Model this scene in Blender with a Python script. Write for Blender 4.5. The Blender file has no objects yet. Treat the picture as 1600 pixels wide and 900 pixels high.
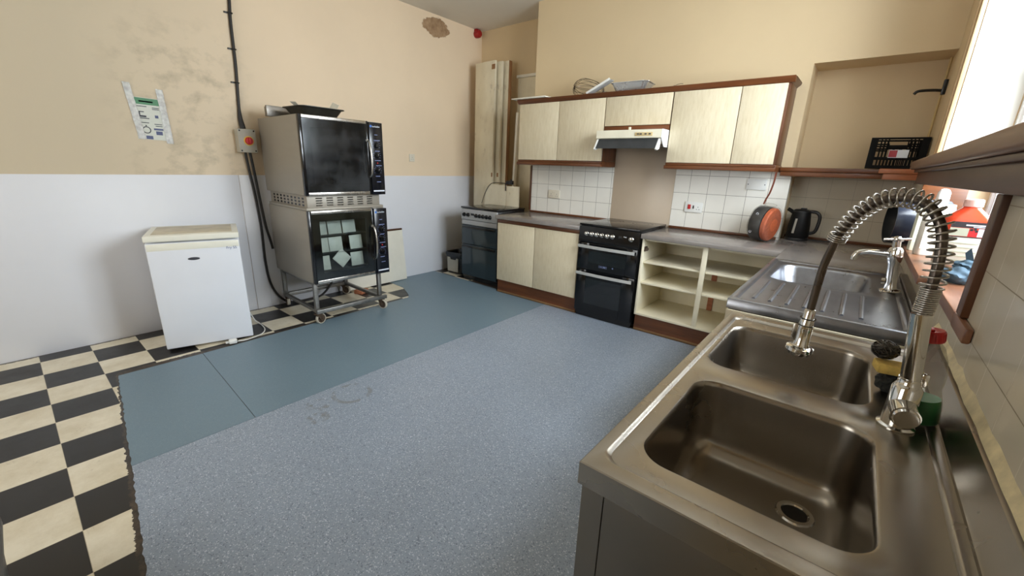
import bpy, bmesh, math, random
from mathutils import Vector, Matrix, noise as mnoise
random.seed(7)
PI = math.pi
SC = bpy.context.scene
COL = SC.collection

# ------------------------------------------------------------------ materials
def lin(c):
    c /= 255.0
    return c / 12.92 if c <= 0.04045 else ((c + 0.055) / 1.055) ** 2.4
def rgb(r, g, b): return (lin(r), lin(g), lin(b), 1.0)

class NT:
    """tiny node helper"""
    def __init__(s, name):
        s.m = bpy.data.materials.new(name); s.m.use_nodes = True
        s.t = s.m.node_tree; s.n = s.t.nodes; s.l = s.t.links
        s.b = s.n['Principled BSDF']; s.out = s.n['Material Output']
        s._co = None
    def co(s):
        if s._co is None: s._co = s.n.new('ShaderNodeTexCoord').outputs['Object']
        return s._co
    def mapv(s, scale=(1, 1, 1), loc=(0, 0, 0)):
        m = s.n.new('ShaderNodeMapping'); s.l.new(s.co(), m.inputs[0])
        m.inputs['Scale'].default_value = scale; m.inputs['Location'].default_value = loc
        return m.outputs[0]
    def noise(s, vec, scale, detail=4, rough=0.6):
        n = s.n.new('ShaderNodeTexNoise'); s.l.new(vec, n.inputs['Vector'])
        n.inputs['Scale'].default_value = scale; n.inputs['Detail'].default_value = detail
        n.inputs['Roughness'].default_value = rough
        return n.outputs['Fac']
    def voro(s, vec, scale):
        n = s.n.new('ShaderNodeTexVoronoi'); s.l.new(vec, n.inputs['Vector']); n.inputs['Scale'].default_value = scale
        return n.outputs
    def ramp(s, fac, stops):
        r = s.n.new('ShaderNodeValToRGB'); s.l.new(fac, r.inputs[0])
        e = r.color_ramp.elements
        while len(e) < len(stops): e.new(0.5)
        for k, (p, c) in enumerate(stops):
            e[k].position = p
            e[k].color = c if isinstance(c, tuple) else (c, c, c, 1)
        return r.outputs[0]
    def mix(s, fac, a, b, mode='MIX'):
        m = s.n.new('ShaderNodeMix'); m.data_type = 'RGBA'; m.blend_type = mode
        for sock, v in ((m.inputs['Factor'], fac), (m.inputs[6], a), (m.inputs[7], b)):
            if hasattr(v, 'links') or hasattr(v, 'is_output'): s.l.new(v, sock)
            else: sock.default_value = v
        return m.outputs[2]
    def math(s, op, a, b=0.0, c=0.0):
        m = s.n.new('ShaderNodeMath'); m.operation = op
        for sock, v in zip(m.inputs, (a, b, c)):
            if hasattr(v, 'is_output'): s.l.new(v, sock)
            else: sock.default_value = v
        return m.outputs[0]
    def xyz(s, vec=None):
        m = s.n.new('ShaderNodeSeparateXYZ'); s.l.new(vec or s.co(), m.inputs[0]); return m.outputs
    def comb(s, x, y, z):
        m = s.n.new('ShaderNodeCombineXYZ')
        for sock, v in zip(m.inputs, (x, y, z)):
            if hasattr(v, 'is_output'): s.l.new(v, sock)
            else: sock.default_value = v
        return m.outputs[0]
    def bump(s, h, strength=0.2, dist=0.002):
        b = s.n.new('ShaderNodeBump'); s.l.new(h, b.inputs['Height'])
        b.inputs['Strength'].default_value = strength; b.inputs['Distance'].default_value = dist
        s.l.new(b.outputs[0], s.b.inputs['Normal'])
    def set(s, col=None, rough=None, metal=None, spec=None, coat=None):
        for nm, v in (('Base Color', col), ('Roughness', rough), ('Metallic', metal), ('Specular IOR Level', spec), ('Coat Weight', coat)):
            if v is None: continue
            if hasattr(v, 'is_output'): s.l.new(v, s.b.inputs[nm])
            else: s.b.inputs[nm].default_value = v
        return s.m

def plain(name, col, rough=0.5, metal=0.0, var=0.12, scale=9.0, bump=0.0, spec=None):
    t = NT(name); n = t.noise(t.co(), scale)
    d = tuple(c * (1 - var) for c in col[:3]) + (1,); h = tuple(min(1, c * (1 + var)) for c in col[:3]) + (1,)
    t.set(t.ramp(n, [(0.3, d), (0.7, h)]), rough, metal, spec)
    if bump: t.bump(t.noise(t.co(), scale * 12), bump)
    return t.m

def wood(name, dark, light, rough=0.4, axis=0, sc=1.0):
    t = NT(name); s = [22 * sc] * 3; s[axis] = 1.6 * sc
    v = t.mapv(tuple(s)); n = t.noise(v, 1.0, 6, 0.65); w = t.noise(t.co(), 1.7)
    c = t.ramp(n, [(0.28, dark), (0.72, light)])
    c = t.mix(t.math('MULTIPLY', w, 0.45), c, dark)
    t.set(c, rough); t.bump(n, 0.12, 0.001)
    return t.m

def limed(name):
    t = NT(name); v = t.mapv((70, 70, 9)); n = t.noise(v, 1.0, 5, 0.7)
    c = t.ramp(n, [(0.25, rgb(205, 190, 158)), (0.5, rgb(219, 206, 177)), (0.8, rgb(228, 217, 192))])
    sp = t.ramp(t.noise(t.mapv((40, 40, 14)), 2.2, 5, 0.7), [(0.69, 0.0), (0.76, 0.55)])
    c = t.mix(sp, c, rgb(168, 150, 122))
    t.set(c, 0.5); t.bump(n, 0.1, 0.001)
    return t.m

def steel(name, col, rough=0.3, var=0.12, stretch=(3, 3, 3), metal=1.0, rv=0.08):
    t = NT(name); n = t.noise(t.mapv(stretch), 2.5, 5, 0.6)
    d = tuple(c * (1 - var) for c in col[:3]) + (1,)
    t.set(t.ramp(n, [(0.3, d), (0.7, col)]), t.ramp(n, [(0.2, max(0.04, rough - rv)), (0.8, rough + rv)]), metal)
    return t.m

def glassy(name, tint, transp=0.8, rough=0.03, smear=0.0, ior=1.5, refl=1.0):
    """thin sheet of glass: part see-through, part mirror"""
    t = NT(name); n = t.n; l = t.l
    tr = n.new('ShaderNodeBsdfTransparent'); gl = n.new('ShaderNodeBsdfGlossy'); mx = n.new('ShaderNodeMixShader')
    sm = t.noise(t.co(), 5.0)
    l.new(t.ramp(sm, [(0.3, tint), (0.75, tuple(c * 0.86 for c in tint[:3]) + (1,))]), tr.inputs[0])
    gl.inputs['Roughness'].default_value = rough; gl.inputs[0].default_value = (0.9, 0.93, 0.95, 1)
    lw = n.new('ShaderNodeLayerWeight'); lw.inputs[0].default_value = 0.5
    f0 = ((ior - 1) / (ior + 1)) ** 2
    fr = t.math('ADD', t.math('MULTIPLY', t.math('POWER', lw.outputs['Facing'], 5.0), 1 - f0), f0)
    mm = t.math('ADD', t.math('MULTIPLY', fr, refl), 1 - transp - 0.04)
    l.new(mm, mx.inputs[0]); l.new(tr.outputs[0], mx.inputs[1]); l.new(gl.outputs[0], mx.inputs[2])
    last = mx.outputs[0]
    if smear:
        df = n.new('ShaderNodeBsdfDiffuse'); df.inputs[0].default_value = (0.30, 0.32, 0.34, 1); m2 = n.new('ShaderNodeMixShader')
        dist = t.noise(t.mapv((1, 1, 1)), 3.0, 6, 0.75)
        l.new(t.ramp(dist, [(0.42, smear * 0.15), (0.60, smear)]), m2.inputs[0]); l.new(last, m2.inputs[1]); l.new(df.outputs[0], m2.inputs[2]); last = m2.outputs[0]
    l.new(last, t.out.inputs[0])
    return t.m

def tiles(name, plane, ox, oz, size, tile, grout, mortar=0.002, rough=0.22, vert=1.0):
    t = NT(name); x, y, z = t.xyz()
    a = x if plane == 'x' else y
    fx = t.math('FRACT', t.math('DIVIDE', t.math('SUBTRACT', a, ox), size))
    fz = t.math('FRACT', t.math('DIVIDE', t.math('SUBTRACT', z, oz), size))
    m = mortar / size
    def edge(f): return t.math('LESS_THAN', t.math('ABSOLUTE', t.math('SUBTRACT', f, 0.5)), 0.5 - m / 2)
    ins = t.math('MULTIPLY', t.math('MAXIMUM', edge(fx), 1 - vert), edge(fz))
    n = t.noise(t.co(), 2.2); base = t.ramp(n, [(0.3, tile), (0.8, tuple(c * 0.9 for c in tile[:3]) + (1,))])
    t.set(t.mix(ins, grout, base), t.ramp(ins, [(0, 0.8), (1, rough)])); t.bump(ins, 0.25, 0.002)
    return t.m

def painted_wall(name, base, stain, dirty=False):
    t = NT(name); n = t.noise(t.co(), 1.1, 5); c = t.ramp(n, [(0.3, tuple(v * 0.93 for v in base[:3]) + (1,)), (0.7, base)])
    x, y, z = t.xyz()
    if dirty:
        # hand marks and scuffs around the switch, wall colour greyer towards the near end
        near = t.n.new('ShaderNodeMapRange'); t.l.new(y, near.inputs[0])
        near.inputs[1].default_value = 1.9; near.inputs[2].default_value = 0.5
        g = t.math('MULTIPLY', near.outputs[0], 0.95)
        c = t.mix(g, c, rgb(204, 190, 164))
        sm = t.ramp(t.noise(t.mapv((1, 3.2, 4.2)), 2.0, 5, 0.6), [(0.48, 0.0), (0.72, 0.55)])
        reg = t.n.new('ShaderNodeMapRange'); t.l.new(t.math('ABSOLUTE', t.math('SUBTRACT', y, 1.12)), reg.inputs[0])
        reg.inputs[1].default_value = 0.55; reg.inputs[2].default_value = 0.2
        regz = t.n.new('ShaderNodeMapRange'); t.l.new(z, regz.inputs[0]); regz.inputs[1].default_value = 2.45; regz.inputs[2].default_value = 2.05
        c = t.mix(t.math('MULTIPLY', t.math('MULTIPLY', sm, regz.outputs[0]), reg.outputs[0]), c, rgb(150, 138, 112))
        # patch of bare brown plaster high up by the corner
        dy = t.math('DIVIDE', t.math('SUBTRACT', y, 3.655), 0.215); dz = t.math('DIVIDE', t.math('SUBTRACT', z, 2.88), 0.105)
        r = t.math('ADD', t.math('MULTIPLY', dy, dy), t.math('MULTIPLY', dz, dz))
        r = t.math('ADD', r, t.math('MULTIPLY', t.math('SUBTRACT', t.noise(t.co(), 9.0, 5, 0.7), 0.5), 2.4))
        c = t.mix(t.ramp(r, [(0.80, 1.0), (0.95, 0.0)]), c, t.ramp(t.noise(t.co(), 14), [(0.3, rgb(136, 106, 76)), (0.7, rgb(176, 146, 112))]))
    sp = t.ramp(t.noise(t.co(), 6.5, 6, 0.75), [(0.68, 0.0), (0.8, 0.35)])
    c = t.mix(sp, c, stain)
    t.set(c, 0.62); t.bump(t.noise(t.co(), 60, 3), 0.12, 0.002)
    return t.m

M = {}
M['wall_cream'] = painted_wall('cream paint', rgb(218, 196, 158), rgb(196, 172, 132))
M['wall_left'] = painted_wall('marked cream paint', rgb(236, 214, 184), rgb(208, 186, 154), True)
M['ceiling'] = painted_wall('ceiling paint', rgb(222, 217, 206), rgb(200, 192, 178))
M['reveal'] = painted_wall('reveal paint', rgb(236, 236, 230), rgb(214, 210, 200))
M['cladding'] = plain('white wall cladding', rgb(226, 227, 232), 0.42, var=0.02, scale=2)
M['tile_back'] = tiles('white wall tiles', 'x', 2.830, 0.883, 0.153, rgb(240, 237, 228), rgb(120, 112, 100), 0.0028)
M['tile_right'] = tiles('cream wall tiles', 'y', 1.264, 0.852, 0.156, rgb(220, 209, 187), rgb(136, 124, 102), 0.0022, 0.18, 0.35)
M['tile_alcove_shaded'] = tiles('shaded alcove wall tiles', 'x', 3.672, 0.893, 0.153, rgb(208, 198, 178), rgb(140, 130, 112), 0.0024, 0.22, 0.6)  # white tiles again, with the alcove's shade put into a darker colour
M['mahogany'] = wood('red brown wood', rgb(72, 38, 16), rgb(132, 76, 36), 0.38, 0)
M['mahogany_y'] = wood('red brown wood lengthwise', rgb(58, 34, 20), rgb(104, 66, 42), 0.4, 1)
M['shelf_y'] = wood('shelf wood', rgb(106, 76, 54), rgb(140, 106, 82), 0.42, 1)
M['mahogany_z'] = wood('red brown wood upright', rgb(60, 34, 17), rgb(112, 66, 35), 0.4, 2)
M['orange_wood'] = wood('pale red wood', rgb(150, 84, 52), rgb(196, 128, 88), 0.4, 0)
M['sill_wood'] = wood('sill wood', rgb(98, 60, 40), rgb(150, 104, 76), 0.35, 1)
M['end_grain'] = wood('worn wood', rgb(128, 84, 48), rgb(176, 128, 84), 0.6, 0)
M['batten'] = wood('scuffed batten', rgb(96, 66, 40), rgb(160, 124, 82), 0.7, 0)
M['limed'] = limed('limed ash door')
M['carcass'] = plain('cream melamine', rgb(236, 228, 204), 0.45, var=0.05, scale=4)
M['worktop'] = plain('grey laminate', rgb(140, 133, 128), 0.2, var=0.13, scale=5)
M['worktop_edge'] = plain('laminate edge', rgb(150, 140, 130), 0.35, var=0.1, scale=14)
M['splash'] = plain('beige splashback', rgb(196, 178, 156), 0.3, var=0.04, scale=3)
M['steel'] = steel('brushed steel', rgb(186, 182, 176), 0.27)
M['steel_sink'] = steel('satin sink steel', rgb(160, 153, 143), 0.27, 0.03, (0.8, 0.8, 0.8), 1.0, 0.03)
M['steel_worn'] = steel('worn drainer steel', rgb(160, 162, 168), 0.29, 0.20, (9, 6, 9), 0.95, 0.03)
M['steel_bowl'] = steel('bowl steel', rgb(168, 162, 152), 0.34, 0.04)
M['steel_panel'] = steel('grey steel panel', rgb(146, 140, 132), 0.4, 0.08)
M['oven_steel'] = steel('oven casing steel', rgb(164, 157, 145), 0.5, 0.1, (1.5, 1.5, 6), 0.35)
M['stand_steel'] = steel('stand steel', rgb(150, 148, 144), 0.4, 0.3, (8, 8, 8), 0.85)
M['chrome'] = steel('chrome', rgb(214, 212, 208), 0.07, 0.04)
M['dark_chrome'] = steel('dark hose metal', rgb(110, 100, 92), 0.3, 0.2)
M['foil'] = steel('aluminium foil', rgb(214, 214, 214), 0.28, 0.1, (5, 5, 5), 0.85)
M['black'] = plain('black enamel', rgb(20, 20, 22), 0.25, var=0.1)
M['kettle_black'] = plain('kettle black', rgb(14, 14, 15), 0.5, var=0.1, spec=0.25)
M['black_gloss'] = plain('black gloss', rgb(12, 13, 16), 0.12, var=0.1)
M['panel_black'] = plain('control panel black', rgb(10, 12, 22), 0.2, var=0.1)
M['black_plastic'] = plain('black plastic', rgb(24, 24, 25), 0.4, var=0.2)
M['dark_cable'] = plain('black cable', rgb(30, 27, 25), 0.5, var=0.1)
M['dirty_black'] = plain('burnt tray', rgb(40, 39, 34), 0.4, var=0.3, scale=18)
M['grey_blue_door'] = plain('smoked mirror door', rgb(46, 58, 64), 0.09, 0.0, var=0.08)
M['hob'] = plain('hob glass', rgb(26, 24, 24), 0.10, var=0.2, scale=20)
M['hob_ring'] = plain('hob ring', rgb(58, 54, 52), 0.2, var=0.2, scale=30)
M['silver_paint'] = plain('silver paint', rgb(176, 176, 176), 0.35, 0.35, var=0.06)
M['handle_silver'] = plain('pale silver handle', rgb(214, 213, 208), 0.3, 0.4, var=0.04)
M['white_enamel'] = plain('white enamel', rgb(230, 233, 240), 0.3, var=0.02, scale=3)
M['yellowed'] = plain('yellowed white', rgb(238, 236, 222), 0.35, var=0.04, scale=4)
M['lid_stain'] = plain('stained lid inlay', rgb(206, 196, 172), 0.5, var=0.2, scale=6)
M['hood_white'] = plain('hood enamel', rgb(232, 226, 204), 0.35, var=0.05)
M['hood_side'] = plain('hood side enamel', rgb(238, 240, 242), 0.35, var=0.03)
M['hood_panel'] = plain('hood control strip', rgb(206, 182, 130), 0.4, var=0.1)
M['visor'] = plain('smoked visor', rgb(58, 60, 62), 0.12, var=0.2, scale=5)
M['white_plastic'] = plain('white plastic', rgb(236, 236, 232), 0.35, var=0.03)
M['socket_white'] = plain('socket white', rgb(224, 216, 198), 0.35, var=0.03)
M['grey_plastic'] = plain('grey plastic', rgb(176, 171, 158), 0.5, var=0.08)
M['red'] = plain('red plastic', rgb(190, 26, 30), 0.35, var=0.08)
M['alarm_red'] = plain('alarm red', rgb(150, 16, 18), 0.35, var=0.1)
M['yellow'] = plain('yellow plastic', rgb(226, 190, 60), 0.4, var=0.05)
M['sponge'] = plain('yellow sponge', rgb(214, 180, 96), 0.9, var=0.2, scale=60, bump=0.5)
M['scourer'] = plain('dark scourer', rgb(40, 40, 36), 0.9, var=0.5, scale=90, bump=0.6)
M['wool'] = steel('steel wool', rgb(96, 92, 86), 0.4, 0.4, (60, 60, 60))
M['board'] = NT('old white board').m
def _board():
    t = NT('aged white board'); n = t.noise(t.mapv((3, 3, 1.6)), 1.3, 6, 0.6)
    c = t.ramp(n, [(0.3, rgb(210, 198, 170)), (0.6, rgb(226, 216, 190))])
    st = t.ramp(t.noise(t.mapv((9, 9, 4)), 1.4, 6, 0.8), [(0.58, 0.0), (0.74, 0.7)])
    t.set(t.mix(st, c, rgb(140, 120, 92)), 0.55); return t.m
M['board'] = _board()
M['board_white'] = plain('white board', rgb(232, 228, 214), 0.5, var=0.05, scale=5)
M['board_edge'] = wood('board edge', rgb(120, 80, 48), rgb(172, 130, 86), 0.6, 2)
M['paper'] = plain('paper', rgb(226, 226, 218), 0.7, var=0.03)
M['poster_paper'] = plain('poster paper', rgb(206, 208, 196), 0.45, var=0.04)
M['poster_green'] = plain('poster green', rgb(72, 134, 92), 0.5, var=0.1)
M['ink'] = plain('dark ink', rgb(60, 62, 70), 0.6, var=0.1)
M['ink_blue'] = plain('blue ink', rgb(84, 92, 128), 0.6, var=0.1)
M['print_white'] = plain('white print', rgb(220, 226, 236), 0.5, var=0.03)
M['print_blue'] = plain('blue print', rgb(60, 110, 190), 0.5, var=0.05)
M['print_dim'] = plain('dim print', rgb(110, 122, 160), 0.5, var=0.05)
M['tape'] = plain('crinkled clear tape', rgb(204, 204, 200), 0.15, 0.35, var=0.25, scale=45, bump=1.0)
M['ceramic'] = plain('plain ceramic tile', rgb(222, 220, 208), 0.4, var=0.06, scale=6)
M['oven_inside'] = plain('oven liner', rgb(92, 94, 92), 0.45, 0.3, var=0.2)
M['rust'] = plain('rusty caster', rgb(84, 68, 54), 0.6, 0.3, var=0.35, scale=30)
M['tyre'] = plain('pale caster tread', rgb(190, 182, 166), 0.55, var=0.12, scale=20)
M['brick'] = plain('red clay', rgb(168, 104, 72), 0.85, var=0.2, scale=30)
M['bag_black'] = plain('black bag film', rgb(26, 28, 32), 0.25, var=0.3, scale=20, bump=0.4)
M['crate'] = plain('black crate plastic', rgb(7, 7, 7), 0.7, var=0.2, spec=0.2)
M['label_red'] = plain('label red', rgb(170, 54, 66), 0.5, var=0.1)
M['orange_tape'] = plain('orange cord', rgb(206, 106, 66), 0.55, var=0.18, scale=40, bump=0.4)
M['reel_dark'] = plain('dark wound film', rgb(66, 64, 62), 0.3, var=0.35, scale=26)
M['strap'] = plain('brown strap', rgb(112, 56, 36), 0.5, var=0.1)
M['cling'] = glassy('clear wrap', (0.96, 0.95, 0.93, 1), 0.97, 0.3, 0.12, 1.25, 0.5)
M['glass'] = glassy('window glass', (0.97, 0.98, 0.98, 1), 0.96)
M['oven_glass'] = glassy('oven door glass', (0.88, 0.92, 0.92, 1), 0.96, 0.05)
M['greasy_glass'] = glassy('greasy oven door glass', (0.20, 0.21, 0.22, 1), 0.96, 0.10, 0.13)
M['smoke_glass'] = glassy('smoked cooker glass', (0.25, 0.29, 0.30, 1), 0.92, 0.04)
M['clear_plastic'] = glassy('clear bottle plastic', (0.93, 0.92, 0.88, 1), 0.96, 0.2, 0.30, 1.4, 0.6)
M['milky'] = plain('milky plastic', rgb(226, 226, 216), 0.35, var=0.03)
M['green_soap'] = plain('green liquid', rgb(14, 128, 52), 0.3, var=0.2)
M['bottle_red'] = plain('orange red liquid', rgb(236, 74, 40), 0.25, var=0.06)
M['cap_pink'] = plain('pale pink cap', rgb(244, 206, 196), 0.4, var=0.03)
M['label_black'] = plain('black label', rgb(36, 26, 30), 0.4, var=0.1)
M['carton'] = plain('cream carton', rgb(222, 222, 202), 0.6, var=0.04)
M['carton_print'] = plain('carton print', rgb(176, 178, 158), 0.6, var=0.06)
M['pan_black'] = plain('pan coating', rgb(16, 16, 17), 0.35, var=0.2)
M['pan_side'] = plain('blue black enamel', rgb(38, 42, 54), 0.22, var=0.1)
M['pan_grey'] = plain('slate enamel', rgb(70, 78, 98), 0.25, var=0.1)
M['cloth'] = plain('blue grey cloth', rgb(70, 92, 108), 0.8, var=0.25, scale=14, bump=0.3)
M['architrave'] = wood('tan painted architrave', rgb(176, 146, 106), rgb(206, 178, 136), 0.4, 2, 0.6)
M['pvc'] = plain('white window frame', rgb(238, 240, 240), 0.3, var=0.02)
M['caulk'] = plain('yellowed sealant', rgb(216, 200, 160), 0.5, var=0.2, scale=20)
M['tub'] = plain('dark grey plastic', rgb(72, 72, 74), 0.4, var=0.1)
M['conduit'] = plain('painted conduit', rgb(206, 182, 130), 0.6, var=0.04)

def floor_mat():
    t = NT('checker vinyl tiles'); x, y, z = t.xyz()
    ch = t.n.new('ShaderNodeTexChecker'); ch.inputs['Scale'].default_value = 1 / 0.254
    v = t.comb(t.math('ADD', x, 0.105 + 0.254 * 20), t.math('ADD', y, 0.254 * 20), 0.1)
    t.l.new(v, ch.inputs['Vector']); ch.inputs[1].default_value = (0, 0, 0, 1); ch.inputs[2].default_value = (1, 1, 1, 1)
    n = t.noise(t.co(), 5.0, 6, 0.7)
    lt = t.ramp(n, [(0.3, rgb(206, 193, 164)), (0.62, rgb(232, 223, 202))])
    marks = t.ramp(t.noise(t.mapv((3, 6, 1)), 1.3, 6, 0.75), [(0.60, 0.0), (0.72, 0.55)])
    lt = t.mix(marks, lt, rgb(150, 132, 104))
    dk = t.ramp(n, [(0.3, rgb(22, 20, 20)), (0.8, rgb(38, 35, 34))])
    c = t.mix(ch.outputs['Fac'], dk, lt)
    fx = t.math('FRACT', t.math('DIVIDE', t.math('ADD', x, 0.105 + 2.54), 0.254)); fy = t.math('FRACT', t.math('DIVIDE', t.math('ADD', y, 2.54), 0.254))
    def e(f): return t.math('GREATER_THAN', t.math('ABSOLUTE', t.math('SUBTRACT', f, 0.5)), 0.4955)
    c = t.mix(t.math('MULTIPLY', t.math('MAXIMUM', e(fx), e(fy)), 0.55), c, rgb(190, 178, 150))
    # black adhesive left along the cut edges of the blue sheets, and a dark brown strip by the wall
    wob = t.math('MULTIPLY', t.math('SUBTRACT', t.noise(t.co(), 26, 5, 0.7), 0.5), 0.05)
    g1 = t.math('GREATER_THAN', t.math('ADD', x, wob), 0.692); g2 = t.math('GREATER_THAN', t.math('ADD', y, t.math('ADD', wob, t.math('MULTIPLY', x, 0.11))), 0.378)
    g = t.math('MULTIPLY', g1, g2)
    dirt = t.ramp(t.noise(t.co(), 22, 5, 0.7), [(0.35, rgb(28, 24, 22)), (0.75, rgb(92, 76, 60))])
    c = t.mix(g, c, dirt)
    w1 = t.math('MULTIPLY', t.math('LESS_THAN', t.math('ADD', x, wob), 0.03), 0.8)
    c = t.mix(w1, c, rgb(44, 36, 32))
    t.set(c, t.ramp(n, [(0.3, 0.28), (0.8, 0.5)]))
    return t.m
M['floor'] = floor_mat()

def vinyl(name, base, fleck, dark, amount, rings=False):
    t = NT(name); n = t.noise(t.co(), 1.6, 4)
    c = t.ramp(n, [(0.3, tuple(v * 0.92 for v in base[:3]) + (1,)), (0.7, base)])
    f = t.ramp(t.noise(t.co(), 190, 2, 0.5), [(0.60, 0.0), (0.66, amount)])
    d = t.ramp(t.noise(t.mapv((1, 1, 1), (3, 5, 0)), 170, 2, 0.5), [(0.60, 0.0), (0.66, amount)])
    c = t.mix(f, c, fleck); c = t.mix(d, c, dark)
    if rings:
        x, y, z = t.xyz()
        for (cx, cy, r0, w) in ((2.02, 1.19, 0.105, 0.013), (2.0, 0.99, 0.05, 0.02), (2.12, 0.93, 0.03, 0.03)):
            dx = t.math('SUBTRACT', x, cx); dy = t.math('SUBTRACT', y, cy)
            r = t.math('SQRT', t.math('ADD', t.math('MULTIPLY', dx, dx), t.math('MULTIPLY', dy, dy)))
            k = t.math('LESS_THAN', t.math('ABSOLUTE', t.math('SUBTRACT', r, r0)), w)
            br = t.ramp(t.noise(t.co(), 16, 4, 0.6), [(0.48, 0.0), (0.6, 0.5)])
            c = t.mix(t.math('MULTIPLY', k, br), c, rgb(108, 106, 88))
    t.set(c, t.ramp(n, [(0.3, 0.34), (0.75, 0.46)]), spec=0.5)
    t.bump(t.noise(t.co(), 150, 2), 0.08, 0.001)
    return t.m
M['vinyl_dark'] = vinyl('plain blue vinyl', rgb(116, 138, 152), rgb(142, 160, 172), rgb(98, 118, 132), 0.35)
M['vinyl_light'] = vinyl('speckled blue vinyl', rgb(146, 158, 174), rgb(210, 217, 227), rgb(92, 104, 120), 0.8, True)

# ------------------------------------------------------------------ mesh helpers
ORG = {}
class MB:
    def __init__(s): s.bm = bmesh.new()
    def _m(s, geom_faces, m):
        for f in geom_faces: f.material_index = m
    def box(s, x0, x1, y0, y1, z0, z1, bev=0.0, m=0, seg=2, T=None):
        if x1 < x0: x0, x1 = x1, x0
        if y1 < y0: y0, y1 = y1, y0
        if z1 < z0: z0, z1 = z1, z0
        b = bmesh.new(); bmesh.ops.create_cube(b, size=1)
        for v in b.verts: v.co = Vector(((x0 + x1) / 2 + v.co.x * (x1 - x0), (y0 + y1) / 2 + v.co.y * (y1 - y0), (z0 + z1) / 2 + v.co.z * (z1 - z0)))
        if bev: bmesh.ops.bevel(b, geom=b.edges[:], offset=min(bev, 0.45 * min(x1 - x0, y1 - y0, z1 - z0)), segments=seg, affect='EDGES', profile=0.5)
        return s._join(b, m, T)
    def _join(s, b, m=0, T=None):
        if T is not None: bmesh.ops.transform(b, matrix=T, verts=b.verts)
        vm = {}
        for v in b.verts: vm[v] = s.bm.verts.new(v.co)
        for f in b.faces:
            try: nf = s.bm.faces.new([vm[v] for v in f.verts]); nf.material_index = m
            except ValueError: pass
        b.free(); return s
    def loops(s, rings, m=0, close=True, cap0=False, cap1=False):
        vs = [[s.bm.verts.new(p) for p in r] for r in rings]
        n = len(vs[0])
        for a, b in zip(vs[:-1], vs[1:]):
            for k in range(n if close else n - 1):
                j = (k + 1) % n
                try: s.bm.faces.new((a[k], a[j], b[j], b[k])).material_index = m
                except ValueError: pass
        if cap0: s.bm.faces.new(vs[0][::-1]).material_index = m
        if cap1: s.bm.faces.new(vs[-1]).material_index = m
        return s
    def cyl(s, p0, p1, r0, r1=None, seg=24, m=0, cap=True):
        if r1 is None: r1 = r0
        p0 = Vector(p0); p1 = Vector(p1); d = (p1 - p0).normalized()
        a = d.orthogonal().normalized(); b = d.cross(a)
        ring = lambda p, r: [p + r * (math.cos(2 * PI * k / seg) * a + math.sin(2 * PI * k / seg) * b) for k in range(seg)]
        return s.loops([ring(p0, r0), ring(p1, r1)], m, True, cap, cap)
    def lathe(s, prof, origin, axis=(0, 0, 1), seg=32, m=0, cap0=True, cap1=True):
        o = Vector(origin); d = Vector(axis).normalized(); a = d.orthogonal().normalized(); b = d.cross(a)
        rings = [[o + d * h + max(r, 1e-4) * (math.cos(2 * PI * k / seg) * a + math.sin(2 * PI * k / seg) * b) for k in range(seg)] for r, h in prof]
        return s.loops(rings, m, True, cap0, cap1)
    def tube(s, pts, r, seg=10, m=0, closed=False):
        pts = [Vector(p) for p in pts]; n = len(pts)
        rings = []; up = None
        for i, p in enumerate(pts):
            if closed: t = (pts[(i + 1) % n] - pts[i - 1]).normalized()
            else: t = (pts[min(i + 1, n - 1)] - pts[max(i - 1, 0)]).normalized()
            if up is None: up = t.orthogonal().normalized()
            else:
                up = (up - t * up.dot(t))
                up = up.normalized() if up.length > 1e-6 else t.orthogonal().normalized()
            b = t.cross(up); rr = r[i] if isinstance(r, (list, tuple)) else r
            rings.append([p + rr * (math.cos(2 * PI * k / seg) * up + math.sin(2 * PI * k / seg) * b) for k in range(seg)])
        if closed: rings.append(rings[0])
        return s.loops(rings, m, True, not closed, not closed)
    def prism(s, poly, vec, m=0):
        """planar polygon extruded by vec"""
        vec = Vector(vec); a = [s.bm.verts.new(Vector(p)) for p in poly]; b = [s.bm.verts.new(Vector(p) + vec) for p in poly]
        n = len(a)
        for k in range(n): s.bm.faces.new((a[k], a[(k + 1) % n], b[(k + 1) % n], b[k])).material_index = m
        s.bm.faces.new(a[::-1]).material_index = m; s.bm.faces.new(b).material_index = m
        return s
    def ball(s, c, r, sub=3, m=0, sc=(1, 1, 1), amp=0.0, freq=6.0):
        b = bmesh.new(); bmesh.ops.create_icosphere(b, subdivisions=sub, radius=1)
        for v in b.verts:
            k = 1 + amp * mnoise.noise(v.co * freq)
            v.co = Vector(c) + Vector((v.co.x * r * sc[0] * k, v.co.y * r * sc[1] * k, v.co.z * r * sc[2] * k))
        return s._join(b, m)
    def text(s, body, size, T, m=0, depth=0.0005):
        cu = bpy.data.curves.new('lettering', 'FONT'); cu.body = body; cu.size = size; cu.extrude = depth; cu.align_x = 'LEFT'
        o = bpy.data.objects.new('lettering', cu); COL.objects.link(o)
        bpy.context.view_layer.update()
        me = o.evaluated_get(bpy.context.evaluated_depsgraph_get()).to_mesh()
        b = bmesh.new(); b.from_mesh(me); s._join(b, m, T)
        bpy.data.objects.remove(o); bpy.data.curves.remove(cu); return s
    def xf(s, T): bmesh.ops.transform(s.bm, matrix=T, verts=s.bm.verts); return s
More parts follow.
